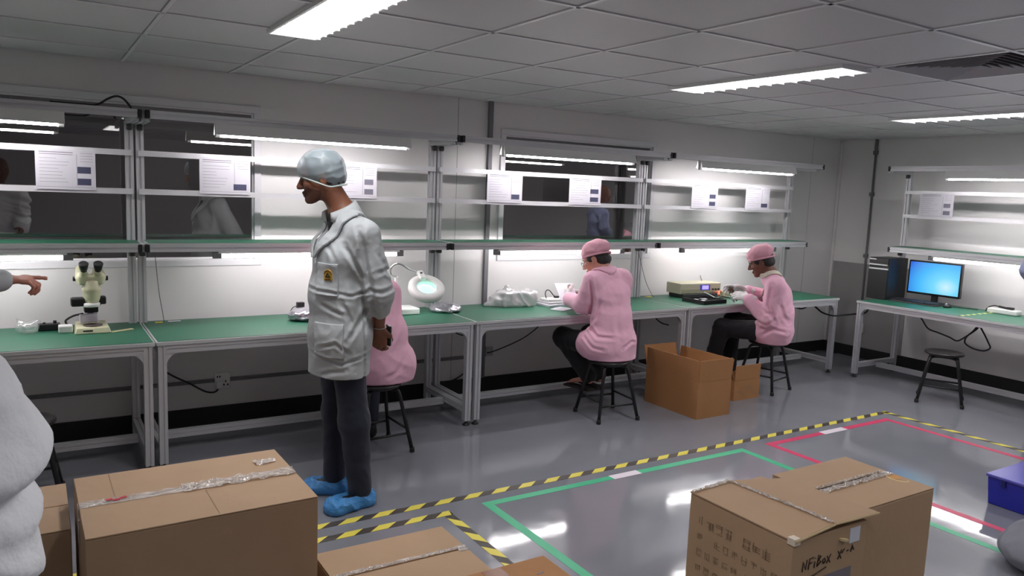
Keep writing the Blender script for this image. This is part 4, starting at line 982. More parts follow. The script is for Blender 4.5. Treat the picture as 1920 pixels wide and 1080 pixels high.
cord('power_cable', [(2.16, 0.60, 0.66), (2.185, 0.6, 0.58), (2.23, 0.6, 0.543), (2.295, 0.6, 0.525), (2.36, 0.61, 0.53)], 0.005, 'short black cord under the bench end below the magnifier')
cord('power_cable', [(2.42, 0.77, 0.20), (2.36, 0.765, 0.16), (2.27, 0.76, 0.125), (2.15, 0.76, 0.11), (2.06, 0.76, 0.115)], 0.006, 'black cord low on the wall by the floor below the magnifier bench')
cord('power_cable', [(4.24, 0.6, 0.65), (4.29, 0.6, 0.56), (4.36, 0.6, 0.508), (4.46, 0.6, 0.478)], 0.006, 'short black cord under the bench right of the person with papers')
cord('power_cable', [(5.55, 0.2, 0.668), (5.70, 0.19, 0.652), (5.85, 0.2, 0.628), (6.0, 0.2, 0.655), (6.03, 0.1, 0.595), (6.05, -0.01, 0.58), (6.12, -0.06, 0.59), (6.25, -0.1, 0.60), (6.40, -0.12, 0.61), (6.48, -0.1, 0.665)], 0.008, 'thick black cord strung across the gap between the two last benches')
cord('power_cable', [(6.48, -0.60, 0.668), (6.49, -0.64, 0.62), (6.5, -0.70, 0.545), (6.5, -0.80, 0.522), (6.5, -0.90, 0.50), (6.5, -0.975, 0.48), (6.5, -1.048, 0.535), (6.5, -1.122, 0.605), (6.5, -1.15, 0.64), (6.49, -1.19, 0.60), (6.49, -1.24, 0.52), (6.49, -1.262, 0.47), (6.49, -1.21, 0.436), (6.49, -1.12, 0.44), (6.48, -1.055, 0.475), (6.475, -1.06, 0.53), (6.475, -1.11, 0.59), (6.475, -1.145, 0.645), (6.475, -1.16, 0.668)], 0.007, 'looped black cord hanging under the computer bench')
cd_ = thing('wall_conduit', 'grey conduit pipe running down the right wall left of the bench', 'conduit', (XR, 0.372, 0))
m_ = MB(); m_.tube([(-0.018, 0.0, HC - 0.001), (-0.018, 0.0, 2.2)], 0.016, n=12); m_.tube([(-0.016, 0.0, 2.2), (-0.016, -0.005, 0.4)], 0.011, n=12); m_.build('pipe', M_trunk, cd_)
for z in (2.22, 1.78, 1.12):
    m_ = MB(); m_.box(-0.036, -0.022, z - 0.02, 0, 0.022, z + 0.02); m_.build('clip', M_trunk, cd_, bevel=0.004)

def fsack(s):
    s.ell((0, 0, 0.13), (0.24, 0.22, 0.15)); s.ell((0.08, 0.05, 0.2), (0.16, 0.15, 0.12), k=0.06); s.wrinkle(0.012, 26, 8); s.half((0, 0, 0.001), (0, 0, -1))
o = blob('cloth_bundle', (-0.32, -0.3, -0.01), (0.34, 0.32, 0.38), 0.008, fsack, mat('grey_cloth', rgb(120, 121, 130), 0.85, bump=0.3, bscale=14)); o.location = (3.44, -3.09, 0); o.scale = (1, 1, 0.62)
tag(o, 'rounded grey bundle on the floor at the lower right corner', 'bundle')
# ------------------------------------------------------------------ people
def V(*a): return np.array(a, float)
def nrm(v): v = np.array(v, float); return v / np.linalg.norm(v)
def head_axes(f, u):
    f = nrm(f); u = nrm(np.array(u, float) - f * np.dot(u, f)); return f, np.cross(u, f), u
def add_head(s, C, f, u, k=1.0):
    F, L, U = head_axes(f, u); R = [F, L, U]
    def P(a, b, c): return C + k * (F * a + L * b + U * c)
    def E(c, r, kk=0.015, mode='add'): s.ell(P(*c), V(*r) * k, R, kk, mode)
    E((-0.012, 0, 0.034), (0.098, 0.076, 0.088)); E((0.034, 0, -0.03), (0.058, 0.060, 0.082), 0.03)
    for q in (-1, 1):
        s.cone(P(-0.002, q * 0.048, -0.05), P(0.066, q * 0.012, -0.104), 0.026 * k, 0.019 * k, 0.025)
        E((0.062, q * 0.043, -0.03), (0.026, 0.022, 0.024), 0.02)
    E((0.076, 0, -0.106), (0.018, 0.022, 0.017), 0.015)
    for q in (-1, 1):
        E((0.098, q * 0.033, -0.004), (0.016, 0.019, 0.013), 0.014, 'sub')
    for q in (-1, 1):
        E((0.076, q * 0.032, -0.005), (0.0135, 0.0135, 0.011), 0.004)
        s.cone(P(0.084, q * 0.018, 0.014), P(0.074, q * 0.05, 0.014), 0.009 * k, 0.008 * k, 0.012)
    s.cone(P(0.090, 0, 0.006), P(0.114, 0, -0.034), 0.008 * k, 0.012 * k, 0.012)
    for q in (-1, 1): E((0.102, q * 0.012, -0.04), (0.012, 0.008, 0.008), 0.006)
    E((0.093, 0, -0.068), (0.010, 0.023, 0.007), 0.006); E((0.090, 0, -0.082), (0.010, 0.020, 0.007), 0.006)
    s.cone(P(0.104, -0.02, -0.075), P(0.104, 0.02, -0.075), 0.0025, 0.0025, 0.003, 'sub')
    for q in (-1, 1):
        E((-0.008, q * 0.079, -0.014), (0.021, 0.009, 0.032), 0.006); E((-0.004, q * 0.088, -0.012), (0.012, 0.006, 0.019), 0.006, 'sub')
    return P
def add_hand(s, w, d, n, side, curl=(0.3, 0.3, 0.35, 0.4), thumb=0.3, k=1.0, spread=0.06, fat=1.0):
    """w wrist, d pointing direction, n the way the palm faces, side towards the thumb"""
    d = nrm(d); n = nrm(np.array(n, float) - d * np.dot(n, d)); t = np.cross(d, n); t = t * (1 if np.dot(t, side) > 0 else -1)
    s.flat(w + d * 0.012 * k, w + d * 0.078 * k, (0.029 * k, 0.018 * k), (0.040 * k, 0.014 * k), t, 0.02)
    for i in range(4):
        b = w + k * (d * (0.092, 0.097, 0.093, 0.083)[i] + t * (0.031, 0.0105, -0.0105, -0.030)[i]); g = curl[i]; r = (0.0092, 0.0095, 0.009, 0.008)[i] * k * fat; m = (1.0, 1.1, 1.02, 0.8)[i] * k
        dd = nrm(d + t * spread * (1.5 - i)); a = 0.0; s.cone(b - dd * 0.02 * k, b, r * 1.15, r * 1.1, 0.012)
        for j, ln in enumerate((0.042, 0.026, 0.021)):
            a += g * (0.8, 1.1, 0.7)[j]; v = dd * math.cos(a) + n * math.sin(a); e = b + v * ln * m
            s.cone(b, e, r * (1.08 - 0.08 * j), r * (1.0 - 0.08 * j), 0.005); b = e
    b = w + k * (d * 0.022 + t * 0.024 + n * 0.004); v = nrm(d * 0.65 + t * 0.7 + n * 0.25)
    for j, (ln, r) in enumerate(((0.042, 0.0145), (0.032, 0.0112), (0.025, 0.0098))):
        e = b + v * ln * k; s.cone(b, e, r * 1.05 * k * fat, r * 0.95 * k * fat, 0.010 if j == 0 else 0.005); b = e; v = nrm(v + d * 0.35 * thumb + n * thumb * 0.5 - t * thumb * 0.5)
# where cloth is pulled into folds: lines (along, height) on the side of the wearer given by the frame
FM = [([(0.061, 1.456), (0.084, 1.335), (0.119, 1.171), (0.148, 1.019)], 0.012, 0.016), ([(-0.009, 1.374), (0.045, 1.28), (0.097, 1.198)], 0.01, 0.007), ([(-0.096, 1.385), (-0.069, 1.332), (-0.053, 1.291)], 0.009, 0.005), ([(0.139, 1.24), (0.188, 1.258), (0.24, 1.223)], 0.009, 0.009), ([(0.114, 1.157), (0.173, 1.15), (0.241, 1.173)], 0.009, 0.009), ([(0.131, 1.099), (0.183, 1.083), (0.22, 1.1)], 0.007, 0.006), ([(0.148, 1.35), (0.182, 1.282), (0.209, 1.247)], 0.009, 0.007), ([(-0.183, 1.148), (-0.086, 1.144), (0.034, 1.126), (0.119, 1.157)], 0.007, 0.006), ([(-0.025, 1.098), (0.008, 1.046), (0.036, 0.977)], 0.01, 0.006), ([(-0.13, 1.086), (-0.066, 1.054), (0.008, 1.027)], 0.009, 0.006), ([(-0.168, 0.825), (-0.016, 0.787), (0.138, 0.831)], 0.007, 0.006), ([(0.082, 1.129), (0.095, 0.977), (0.094, 0.69)], 0.006, 0.005), ([(0.01, 0.899), (0.068, 0.991), (0.12, 1.088)], 0.01, 0.006), ([(-0.127, 0.713), (-0.069, 0.743), (0.006, 0.753)], 0.009, 0.005), ([(-0.123, 0.866), (-0.049, 0.894), (0.024, 0.837)], 0.008, 0.005)]
F2 = [([(-0.138, 1.051), (-0.106, 0.893), (-0.129, 0.722)], 0.012, 0.014), ([(-0.153, 0.72), (-0.061, 0.629), (0.067, 0.621)], 0.011, 0.008), ([(-0.168, 0.622), (-0.088, 0.55), (0.004, 0.535)], 0.01, 0.007), ([(-0.043, 0.897), (-0.076, 0.774), (-0.143, 0.689)], 0.012, 0.006), ([(0.135, 0.544), (0.195, 0.589), (0.259, 0.573)], 0.01, 0.007), ([(-0.047, 1.116), (0.033, 1.081), (0.13, 1.098)], 0.012, 0.004), ([(0.083, 0.904), (0.086, 0.703), (0.123, 0.543)], 0.018, 0.004)]
F3 = [([(-0.014, 0.962), (-0.027, 0.797), (0.029, 0.646)], 0.014, 0.012), ([(-0.169, 0.666), (-0.04, 0.62), (0.044, 0.675)], 0.012, 0.008), ([(-0.106, 0.785), (-0.048, 0.724), (0.023, 0.721)], 0.01, 0.007), ([(-0.068, 0.522), (0.025, 0.588), (0.141, 0.562)], 0.012, 0.007), ([(0.05, 0.827), (0.105, 0.69), (0.152, 0.648)], 0.014, 0.005)]
F1 = [([(0.118, 0.967), (0.098, 0.797), (0.05, 0.694)], 0.014, 0.006), ([(0.152, 0.626), (0.104, 0.522), (0.021, 0.487)], 0.012, 0.006)]
def add_folds(s, fr, folds):
    P0, R, N = fr
    a = (s.X - P0[0]) * R[0] + (s.Y - P0[1]) * R[1]; b = (s.X - P0[0]) * N[0] + (s.Y - P0[1]) * N[1]
    side = np.clip((0.06 - b) / 0.06, 0, 1)
    for pts, w, amp in folds:
        e = None
        for (a0, z0), (a1, z1) in zip(pts, pts[1:]):
            L = (a1 - a0) ** 2 + (z1 - z0) ** 2; t = np.clip(((a - a0) * (a1 - a0) + (s.Z - z0) * (z1 - z0)) / L, 0, 1)
            q = np.sqrt((a - a0 - t * (a1 - a0)) ** 2 + (s.Z - z0 - t * (z1 - z0)) ** 2); e = q if e is None else np.minimum(e, q)
        tp = (1 - np.exp(-((a - pts[0][0]) ** 2 + (s.Z - pts[0][1]) ** 2) / (2.2 * w) ** 2)) * (1 - np.exp(-((a - pts[-1][0]) ** 2 + (s.Z - pts[-1][1]) ** 2) / (2.2 * w) ** 2))
        s.d = (s.d + side * tp * (amp * np.exp(-(e / w) ** 2) - 0.55 * amp * np.exp(-((e - 2.0 * w) / w) ** 2))).astype(np.float32)
def bounds(J, keys, m):
    P = np.array([J[k] for k in keys]); return tuple(P.min(0) - m), tuple(P.max(0) + m)
SKIN1 = mat('brown_skin', rgb(132, 84, 62), 0.5, bump=0.05, bscale=90); SKIN2 = mat('deep_brown_skin', rgb(112, 70, 56), 0.5, bump=0.05, bscale=90); SKIN3 = mat('warm_skin', rgb(196, 134, 116), 0.5, bump=0.05, bscale=90)
HAIR = mat('black_hair', rgb(26, 22, 22), 0.5, bump=0.4, bscale=160)
def cloth(name, c, bump=0.35, bs=9, rough=0.85):
    return mat(name, c, rough, bump=bump, bscale=bs, sheen=0.1)
WHITE = cloth('white_coat_cloth', rgb(182, 186, 188)); PINK = cloth('pink_coat_cloth', rgb(236, 182, 203)); PINK_D = cloth('pink_cap_cloth', rgb(222, 164, 180), 0.5, 14)
JEANS = cloth('dark_blue_denim', rgb(30, 34, 50), 0.25, 16); BLACKC = cloth('black_cotton', rgb(26, 25, 30), 0.25, 12); CREAMC = cloth('cream_collar_cloth', rgb(222, 214, 196)); GLOVE = cloth('white_glove_knit', rgb(226, 222, 222), 0.2, 60)
GREYC = cloth('light_grey_coat_cloth', rgb(236, 237, 240), 0.3, 30); BLUEG = cloth('blue_grey_coat_cloth', rgb(132, 138, 170)); SHOE = mat('black_shoe', rgb(20, 19, 20), 0.6)

def figure(label, J, skin, coat_m, leg_m, sleeves=(1.0, 1.0), coat_r=1.0, hem=None, neck_v=None, seed=1, h=0.006, hands=True, grid_low=None, wr=0.005, trunk=None, feet='shoe', shoe_m=None, legs=True, sl_r=1.0, hip_r=0.112, seat_at=None, folds=None, thigh=False, hand_k=1.0):
    t = thing('person', label, 'person', (0, 0, 0))
    F = nrm(J['fwd']); up = V(0, 0, 1); L = np.cross(up, F)
    keys = [k for k in J if k not in ('fwd', 'hf', 'hu') and not k.startswith('_')]
    # body: head, neck, trunk core, arms with hands, legs
    lo, hi = bounds(J, keys, 0.17)
    s = Sdf(lo, hi, h)
    P = add_head(s, J['head'], J['hf'], J['hu'])
    s.cone(J['neck'], P(-0.025, 0, -0.05), 0.062, 0.056, 0.03)
    s.flat(J['pelvis'], J['chest'], (0.14, 0.09), (0.15, 0.09), L, 0.05)
    for a in 'LR':
        sh, el, wr_ = J['sh' + a], J['el' + a], J['wr' + a]
        s.cone(J['neck'] - up * 0.02, sh, 0.05, 0.05, 0.05); s.cone(sh, el, 0.05, 0.043, 0.02); s.cone(el, wr_, 0.043, 0.027, 0.02)
        if hands:
            q = J['_hd' + a]; add_hand(s, wr_, q[0], q[1], q[2], *(q[3:] if len(q) > 5 else (q[3], q[4], hand_k)))
        if legs:
            hp, kn, an = J['hip' + a], J['kn' + a], J['an' + a]
            s.cone(hp, kn, 0.075, 0.052, 0.03); s.cone(kn, an, 0.052, 0.036, 0.02)
            d = nrm(J['toe' + a] - an); tip = J['toe' + a]
            if feet == 'bare':
                s.flat(an + V(0, 0, -0.03) - d * 0.03, tip - d * 0.03, (0.033, 0.026), (0.042, 0.016), np.cross(up, d), 0.02); s.cone(an, an + V(0, 0, -0.04) - d * 0.02, 0.036, 0.03, 0.02)
                for i in range(5): b = tip + np.cross(up, d) * (0.032 - 0.016 * i) - d * (0.03 + 0.006 * abs(i - 1)); s.cone(b, b + d * 0.03, 0.011, 0.010, 0.006)
    put('body', s.mesh('body'), skin, t); del s
    # trousers and shoes
    if legs:
        lo, hi = bounds(J, [k for k in keys if k[:3] in ('hip', 'pel') or k[:2] in ('kn', 'an')], 0.16); s = Sdf(lo, hi, 0.008)
        s.flat(J['hipL'], J['hipR'], (hip_r, hip_r - 0.012), (hip_r, hip_r - 0.012), up, 0.06)
        for a in 'LR':
            hp, kn, an = J['hip' + a], J['kn' + a], J['an' + a]
            s.cone(hp, kn, hip_r * 0.86, 0.074, 0.05); s.cone(kn, an, 0.074, 0.062, 0.04)
        s.wrinkle(0.004, 45, seed + 5)
        if seat_at is not None:
            cyl = np.maximum(np.sqrt((s.X - seat_at[0]) ** 2 + (s.Y - seat_at[1]) ** 2) - 0.165, np.maximum(s.Z - 0.4445, 0.38 - s.Z)); s.d = np.maximum(s.d, -cyl.astype(np.float32))
        put('trousers', s.mesh('trousers'), leg_m, t); del s
        if feet != 'bare':
            for a in 'LR':
                an, tip = J['an' + a], J['toe' + a]; d = nrm((tip - an) * V(1, 1, 0)); z = tip[2]
                lo = tuple(np.minimum(an, tip) - 0.12); hi = tuple(np.maximum(an, tip) + 0.12); s = Sdf(lo, hi, 0.005); hl = V(an[0], an[1], z) - d * 0.035
                sd = np.cross(up, d); fat = 1.0
                s.flat(hl + up * 0.036, tip - d * 0.06 + up * 0.034, (0.036 * fat, 0.036), (0.046 * fat, 0.033), sd, 0.02); s.cone(V(an[0], an[1], z + 0.05), an + up * 0.0, 0.045, 0.042, 0.02)
                s.half((0, 0, z + 0.001), (0, 0, -1))
                if feet == 'cover':
                    body = s; c = Sdf(lo, hi, 0.005)
                    c.flat(hl + up * 0.035, tip - d * 0.055 + up * 0.03, (0.058, 0.056), (0.068, 0.050), sd, 0.02); c.cone(hl + up * 0.05 - d * 0.01, hl - d * 0.055 + up * 0.03, 0.04, 0.012, 0.03)
                    c.wrinkle(0.006, 60, seed + ord(a)); c.half((0, 0, z + 0.0012), (0, 0, -1))
                    c.half(hl + up * 0.098 - d * 0.05, nrm(up * 1.0 + d * 0.06))
                    c.ell(hl + d * 0.085 + up * 0.10, V(0.075, 0.042, 0.045), [d, sd, up], 0.01, 'sub')
                    put('shoe_cover', c.mesh('shoe_cover'), COVER, t)
                put('shoe', s.mesh('shoe'), shoe_m or SHOE, t)
    # coat
    lo, hi = bounds(J, [k for k in keys if k[:3] in ('nec', 'pel', 'che', 'hip') or k[:2] in ('sh', 'el', 'wr')] + (['hemp'] if 'hemp' in J else []), 0.2); s = Sdf(lo, hi, 0.007)
    secs = trunk(J)
    for (a, wa), (b, wb) in zip(secs, secs[1:]): s.flat(a, b, wa, wb, L, 0.05)
    for a in 'LR':
        sh, el, wr_ = J['sh' + a], J['el' + a], J['wr' + a]
        s.cone(J['neck'] - up * 0.035, sh, 0.062, 0.066, 0.05)
        s.cone(sh, el, 0.074 * sl_r, 0.066 * sl_r, 0.035)
        e = el + (wr_ - el) * sleeves[0 if a == 'L' else 1]
        s.cone(el, e, 0.066 * sl_r, 0.055 * sl_r, 0.03)
    if thigh:
        for a in 'LR': s.cone(J['hip' + a], J['hip' + a] + (J['kn' + a] - J['hip' + a]) * 0.2, 0.122, 0.112, 0.05)
    s.wrinkle(wr, 24, seed, (1, 1, 1.0))
    s.wrinkle(wr * 0.3, 60, seed + 31, (0.8, 0.8, 1.2))
    if callable(folds): folds(s)
    elif folds is not None: add_folds(s, *folds)
    if hem is not None:
        for p, n in hem: s.half(p, n)
    base = Sdf.__new__(Sdf); base.__dict__.update(s.__dict__); base.d = s.d.copy()
    C0 = J['chest']
    if neck_v is not None:
        zv, slope, f0 = neck_v
        f = (s.X - C0[0]) * F[0] + (s.Y - C0[1]) * F[1]; l = (s.X - C0[0]) * L[0] + (s.Y - C0[1]) * L[1]
        wdg = np.maximum(np.maximum(np.abs(l) - slope * (s.Z - zv), f0 - f), zv - s.Z)
        s.d = np.maximum(s.d, -wdg.astype(np.float32))
    put('coat', s.mesh('coat'), coat_m, t)
    return t, base, P, F, L
COVER = mat('blue_shoe_cover_film', rgb(70, 142, 206), 0.35, bump=0.5, bscale=50)
def cap_(t, P, axes, c, r, m, name='cap', amp=0.006, cut=None, freq=50, seed=2, h=0.005, film=None):
    C = P(*c); lo = tuple(C - max(r) - 0.04); hi = tuple(C + max(r) + 0.04); s = Sdf(lo, hi, h)
    s.ell(C, V(*r), axes, 0.02); s.wrinkle(amp, freq, seed)
    if cut is not None:
        for p, n in cut: s.half(P(*p), axes[0] * n[0] + axes[1] * n[1] + axes[2] * n[2])
    return put(name, s.mesh(name), m, t)
def hair_(t, P, axes, f=0.045, u=-0.065):
    C = P(-0.012, 0, 0.03); s = Sdf(tuple(C - 0.15), tuple(C + 0.15), 0.005); s.ell(C, V(0.106, 0.084, 0.094), axes); s.ell(P(-0.045, 0, -0.03), V(0.07, 0.072, 0.055), axes, 0.02)
    s.half(P(f, 0, 0), axes[0] * 0.8 - axes[2] * 0.6 * 0); s.half(P(0, 0, u), -axes[2]); s.wrinkle(0.003, 120, 4)
    return put('hair', s.mesh('hair'), HAIR, t)
def eyes_(t, P, F, L, U):
    m_ = MB()
    for q in (-1, 1): m_.sphere(P(0.0772, q * 0.032, -0.005), 0.0125, 8)
    m_.build('eyes', mat('dark_eye', rgb(40, 30, 28), 0.15), t)
    m_ = MB()
    for q in (-1, 1): m_.tube([P(0.094, q * 0.014, 0.017), P(0.092, q * 0.03, 0.022), P(0.08, q * 0.05, 0.018)], [0.003, 0.0038, 0.002], n=8)
    m_.build('eyebrows', HAIR, t)
def resample(base, f):
    gi = [(f.lo[i] - base.lo[i]) / base.h + np.arange(f.n[i]) * f.h / base.h for i in range(3)]
    I = [np.clip(np.floor(g).astype(int), 0, base.n[i] - 2) for i, g in enumerate(gi)]; T = [np.clip(gi[i] - I[i], 0, 1) for i in range(3)]
    out = 0
    for a in (0, 1):
        for b in (0, 1):
            for c in (0, 1):
                w = (T[0] if a else 1 - T[0])[:, None, None] * (T[1] if b else 1 - T[1])[None, :, None] * (T[2] if c else 1 - T[2])[None, None, :]
                out = out + w * base.d[np.ix_(I[0] + a, I[1] + b, I[2] + c)]
    f.d = out.astype(np.float32); return f
def collar_(t, base, J, F, L, z0, m, zv=None, slope=0.0, w=0.05, half=0.004, off=0.006, name='lapel', back=0.03, top=None, rmax=0.13):
    C0 = J['neck']
    def fn(X, Y, Z):
        f = (X - C0[0]) * F[0] + (Y - C0[1]) * F[1]; l = (X - C0[0]) * L[0] + (Y - C0[1]) * L[1]
        band = np.maximum(z0 - Z + 0 * f, np.sqrt(f * f + l * l) - rmax)
        if zv is not None:
            e = np.abs(l) - slope * (Z - zv); lap = np.maximum(np.maximum(-e - 0.004, e - w * np.clip((Z - zv) / 0.12, 0.15, 1)), np.maximum(zv + 0.03 - Z, -f - 0.02))
            band = np.minimum(np.maximum(band, -e - 0.004), lap)
        return band
    fb = resample(base, Sdf(tuple(C0 - V(0.24, 0.24, 0.26)), tuple(C0 + V(0.24, 0.24, 0.10)), 0.004))
    s = fb.shell(off, half, fn); return put(name, s.mesh(name), m, t)
def patch_(t, base, c, half, R, m, name, off=0.004, th=0.003):
    def fn(X, Y, Z):
        d = -1.0
        for i in range(3): d = np.maximum(d, np.abs((X - c[0]) * R[i][0] + (Y - c[1]) * R[i][1] + (Z - c[2]) * R[i][2]) - half[i])
        return d
    r = np.linalg.norm(half); fb = resample(base, Sdf(tuple(c - r), tuple(c + r), 0.003))
    s = fb.shell(off, th, fn); return put(name, s.mesh(name), m, t)

def stand_collar(t, J, P, F, m, r0=0.074, r1=0.082, hgt=0.075, drop=0.02, open_a=0.75, back_off=0.012):
    """a folded collar strip round the neck, open at the throat and higher at the nape"""
    F = np.array(F); L = np.cross(V(0, 0, 1), F); nb = J['neck'] - V(0, 0, drop) + F * 0.0; nt = P(-0.03, 0, -0.065); ax = nrm(nt - nb); nb = nb - F * back_off
    q = MB(); n = 36; ring = []
    for k in range(n + 1):
        a = open_a + (2 * PI - 2 * open_a) * k / n; f = math.cos(a); d = F * f + L * math.sin(a); back = (1 - f) / 2
        h1 = hgt * (0.35 + 0.65 * back); ft = 0.03 * (1 - back)
        lo = nb + d * r0 + F * ft; hi = nb + ax * h1 + d * r0 * 0.95 + F * ft * 0.8; ho = nb + ax * h1 * 0.98 + d * (r0 + 0.008) + F * ft * 0.8; out = nb + ax * (h1 * 0.15) + d * (r1 + 0.016) + F * ft
        ring.append([q.bm.verts.new(v) for v in (lo, hi, ho, out)])
    for A, B in zip(ring, ring[1:]):
        for i in range(4):
            f_ = q.bm.faces.new((A[i], A[(i + 1) % 4], B[(i + 1) % 4], B[i])); f_.smooth = True
    q.bm.faces.new(ring[0]); q.bm.faces.new(ring[-1][::-1])
    return q.build('collar', m, t)
# ---- standing person in the white coat
RM, NM, PM = V(0.944, -0.331, 0), V(0.331, 0.944, 0), V(0.78, -0.87, 0)
def WM(a, b, z): return PM + RM * a + NM * b + V(0, 0, z)
def DM(a, b, z=0.0): return RM * a + NM * b + V(0, 0, z)
fM = DM(-0.94, -0.34)
J = dict(fwd=fM, pelvis=WM(-0.01, 0, 0.93), chest=WM(-0.012, 0, 1.33), neck=WM(-0.012, 0.0, 1.525), head=WM(-0.125, 0, 1.702), hf=DM(-1, 0.0, -0.2), hu=DM(-0.2, 0, 1),
         shL=WM(0.085, -0.165, 1.425), shR=WM(-0.035, 0.175, 1.425), elL=WM(0.168, -0.16, 1.135), elR=WM(0.09, 0.25, 1.14), wrL=WM(0.172, -0.03, 0.945), wrR=WM(0.14, 0.10, 0.94),
         hipL=WM(0.005, -0.078, 0.90), hipR=WM(-0.05, 0.08, 0.90), knL=WM(0.052, -0.075, 0.46), knR=WM(-0.035, 0.13, 0.46), anL=WM(0.085, -0.055, 0.10), anR=WM(-0.04, 0.145, 0.10),
         toeL=WM(-0.09, -0.155, 0.0), toeR=WM(-0.215, 0.18, 0.0), hemp=WM(-0.03, 0, 0.72))
J['_hdL'] = (DM(0.0, 0.15, -1), DM(0.2, 0.9, 0.1), DM(1, -0.2, 0), (0.85, 0.95, 1.0, 1.0), 1.0); J['_hdR'] = (DM(0.1, -0.5, -0.85), DM(0.5, -0.6, 0.1), DM(0.6, 0.3, 0.4), (0.5, 0.5, 0.5, 0.5), 0.4)
def trM(J): return [(WM(-0.028, 0, 0.66), (0.194, 0.146)), (WM(-0.024, 0, 0.92), (0.190, 0.142)), (WM(-0.034, 0, 1.10), (0.178, 0.132)), (WM(-0.018, 0, 1.32), (0.185, 0.122)), (WM(0.015, 0, 1.44), (0.12, 0.07))]
man, base, P, F, L = figure('person standing in a white coat, hairnet and blue shoe covers, hands behind back', J, SKIN1, WHITE, JEANS, (0.42, 0.45), trunk=trM, neck_v=(1.27, 0.36, 0.02), folds=((PM, RM, NM), FM), seed=11, h=0.005, hip_r=0.10, feet='cover', hem=[(WM(0, 0, 0.705), (0, 0, -1))], wr=0.006)
AX = head_axes(J['hf'], J['hu']); eyes_(man, P, *AX)
s = Sdf(tuple(J['head'] - 0.2), tuple(J['head'] + 0.2), 0.004); s.ell(P(-0.01, 0, 0.036), V(0.117, 0.098, 0.100), AX); s.ell(P(-0.062, 0, -0.01), V(0.062, 0.082, 0.058), AX, 0.03)
s.wrinkle(0.004, 60, 5); s.half(P(0.102, 0, 0.014), -AX[2] + AX[0] * 0.56); s.half(P(0, 0, -0.062), -AX[2]); put('hairnet', s.mesh('hairnet'), mat_film('pale_blue_hairnet', rgb(176, 190, 196), 0.52, 0.4, 0.05), man)
hair_(man, P, AX, 0.06, -0.05)
m_ = MB(); hb = []
for k in range(40):
    a = k * 2 * PI / 40; f = -0.008 + 0.109 * math.cos(a); hb.append(P(f, 0.090 * math.sin(a), max(0.016 + (f - 0.102) * 0.56, -0.060)))
m_.tube(hb, 0.004, n=8, closed=True); m_.build('hairnet_band', mat('pale_band', rgb(186, 200, 196), 0.6), man)
# stubble along the jaw
s = Sdf(tuple(P(0, 0, 0) - 0.17), tuple(P(0, 0, 0) + 0.17), 0.005); add_head(s, J['head'], J['hf'], J['hu'])
hc_ = J['head']
def rg(X, Y, Z):
    f = (X - hc_[0]) * AX[0][0] + (Y - hc_[1]) * AX[0][1] + (Z - hc_[2]) * AX[0][2]; u = (X - hc_[0]) * AX[2][0] + (Y - hc_[1]) * AX[2][1] + (Z - hc_[2]) * AX[2][2]
    return np.maximum(np.maximum(u + 0.058 + 0.35 * np.maximum(0.09 - f, 0) - 0.02, -f + 0.012), -(u + 0.125))
jf = Sdf(tuple(P(0.04, 0, -0.07) - 0.10), tuple(P(0.04, 0, -0.07) + 0.10), 0.0022); b_ = resample(s, jf).shell(0.0006, 0.0018, rg); put('stubble', b_.mesh('stubble'), mat('dark_stubble', rgb(100, 63, 48), 0.7), man)
# dark shirt, collar, pockets, badge
lo, hi = tuple(WM(-0.1, 0, 1.2) - 0.25), tuple(WM(0, 0, 1.5) + 0.22); s = Sdf(lo, hi, 0.007)
s.flat(WM(-0.032, 0, 1.12), WM(-0.016, 0, 1.32), (0.15, 0.108), (0.16, 0.102), L, 0.05); s.flat(WM(-0.016, 0, 1.32), WM(0.0, 0, 1.43), (0.16, 0.102), (0.11, 0.06), L, 0.05); s.cone(J['neck'] - V(0, 0, 0.06), J['neck'] - V(0, 0, 0.005) + F * 0.008, 0.075, 0.068, 0.03)
s.half(WM(0, 0, 1.13), (0, 0, -1)); put('shirt', s.mesh('shirt'), mat('charcoal_shirt', rgb(30, 30, 34), 0.9), man)
collar_(man, base, J, F, L, 1.475, WHITE, 1.27, 0.36, 0.065, 0.005, 0.010)
stand_collar(man, J, P, F, WHITE, 0.083, 0.094, 0.125, 0.05, back_off=0.018)
pc1 = WM(-0.085, -0.13, 1.20); RT = [nrm(F + L * 0.55), nrm(L - F * 0.55), V(0, 0, 1)]
tl_ = [nrm(np.cross(V(0, 0, 1), nrm(L + F * 0.9))), nrm(L + F * 0.9), V(0, 0, 1)]
patch_(man, base, WM(-0.075, -0.12, 1.205), (0.062, 0.09, 0.078), tl_, WHITE, 'chest_pocket', 0.007, 0.005)
patch_(man, base, WM(-0.06, -0.12, 0.905), (0.082, 0.10, 0.085), tl_, WHITE, 'hip_pocket', 0.007, 0.005)
BC = WM(-0.066, -0.125, 1.228)
def bfn(X, Y, Z):
    u = (X - BC[0]) * tl_[0][0] + (Y - BC[1]) * tl_[0][1]; v = (X - BC[0]) * tl_[1][0] + (Y - BC[1]) * tl_[1][1]; w = Z - BC[2]
    top = np.sqrt(u * u + np.maximum(w - 0.003, 0) ** 2) - 0.024
    return np.maximum(np.maximum(top, -w - 0.027), np.abs(v) - 0.09)
fine = Sdf(tuple(BC - 0.075), tuple(BC + 0.075), 0.0022)
fine = resample(base, fine)
put('badge', fine.shell(0.0135, 0.002, bfn).mesh('badge'), mat('yellow_badge', rgb(206, 158, 40), 0.5), man)
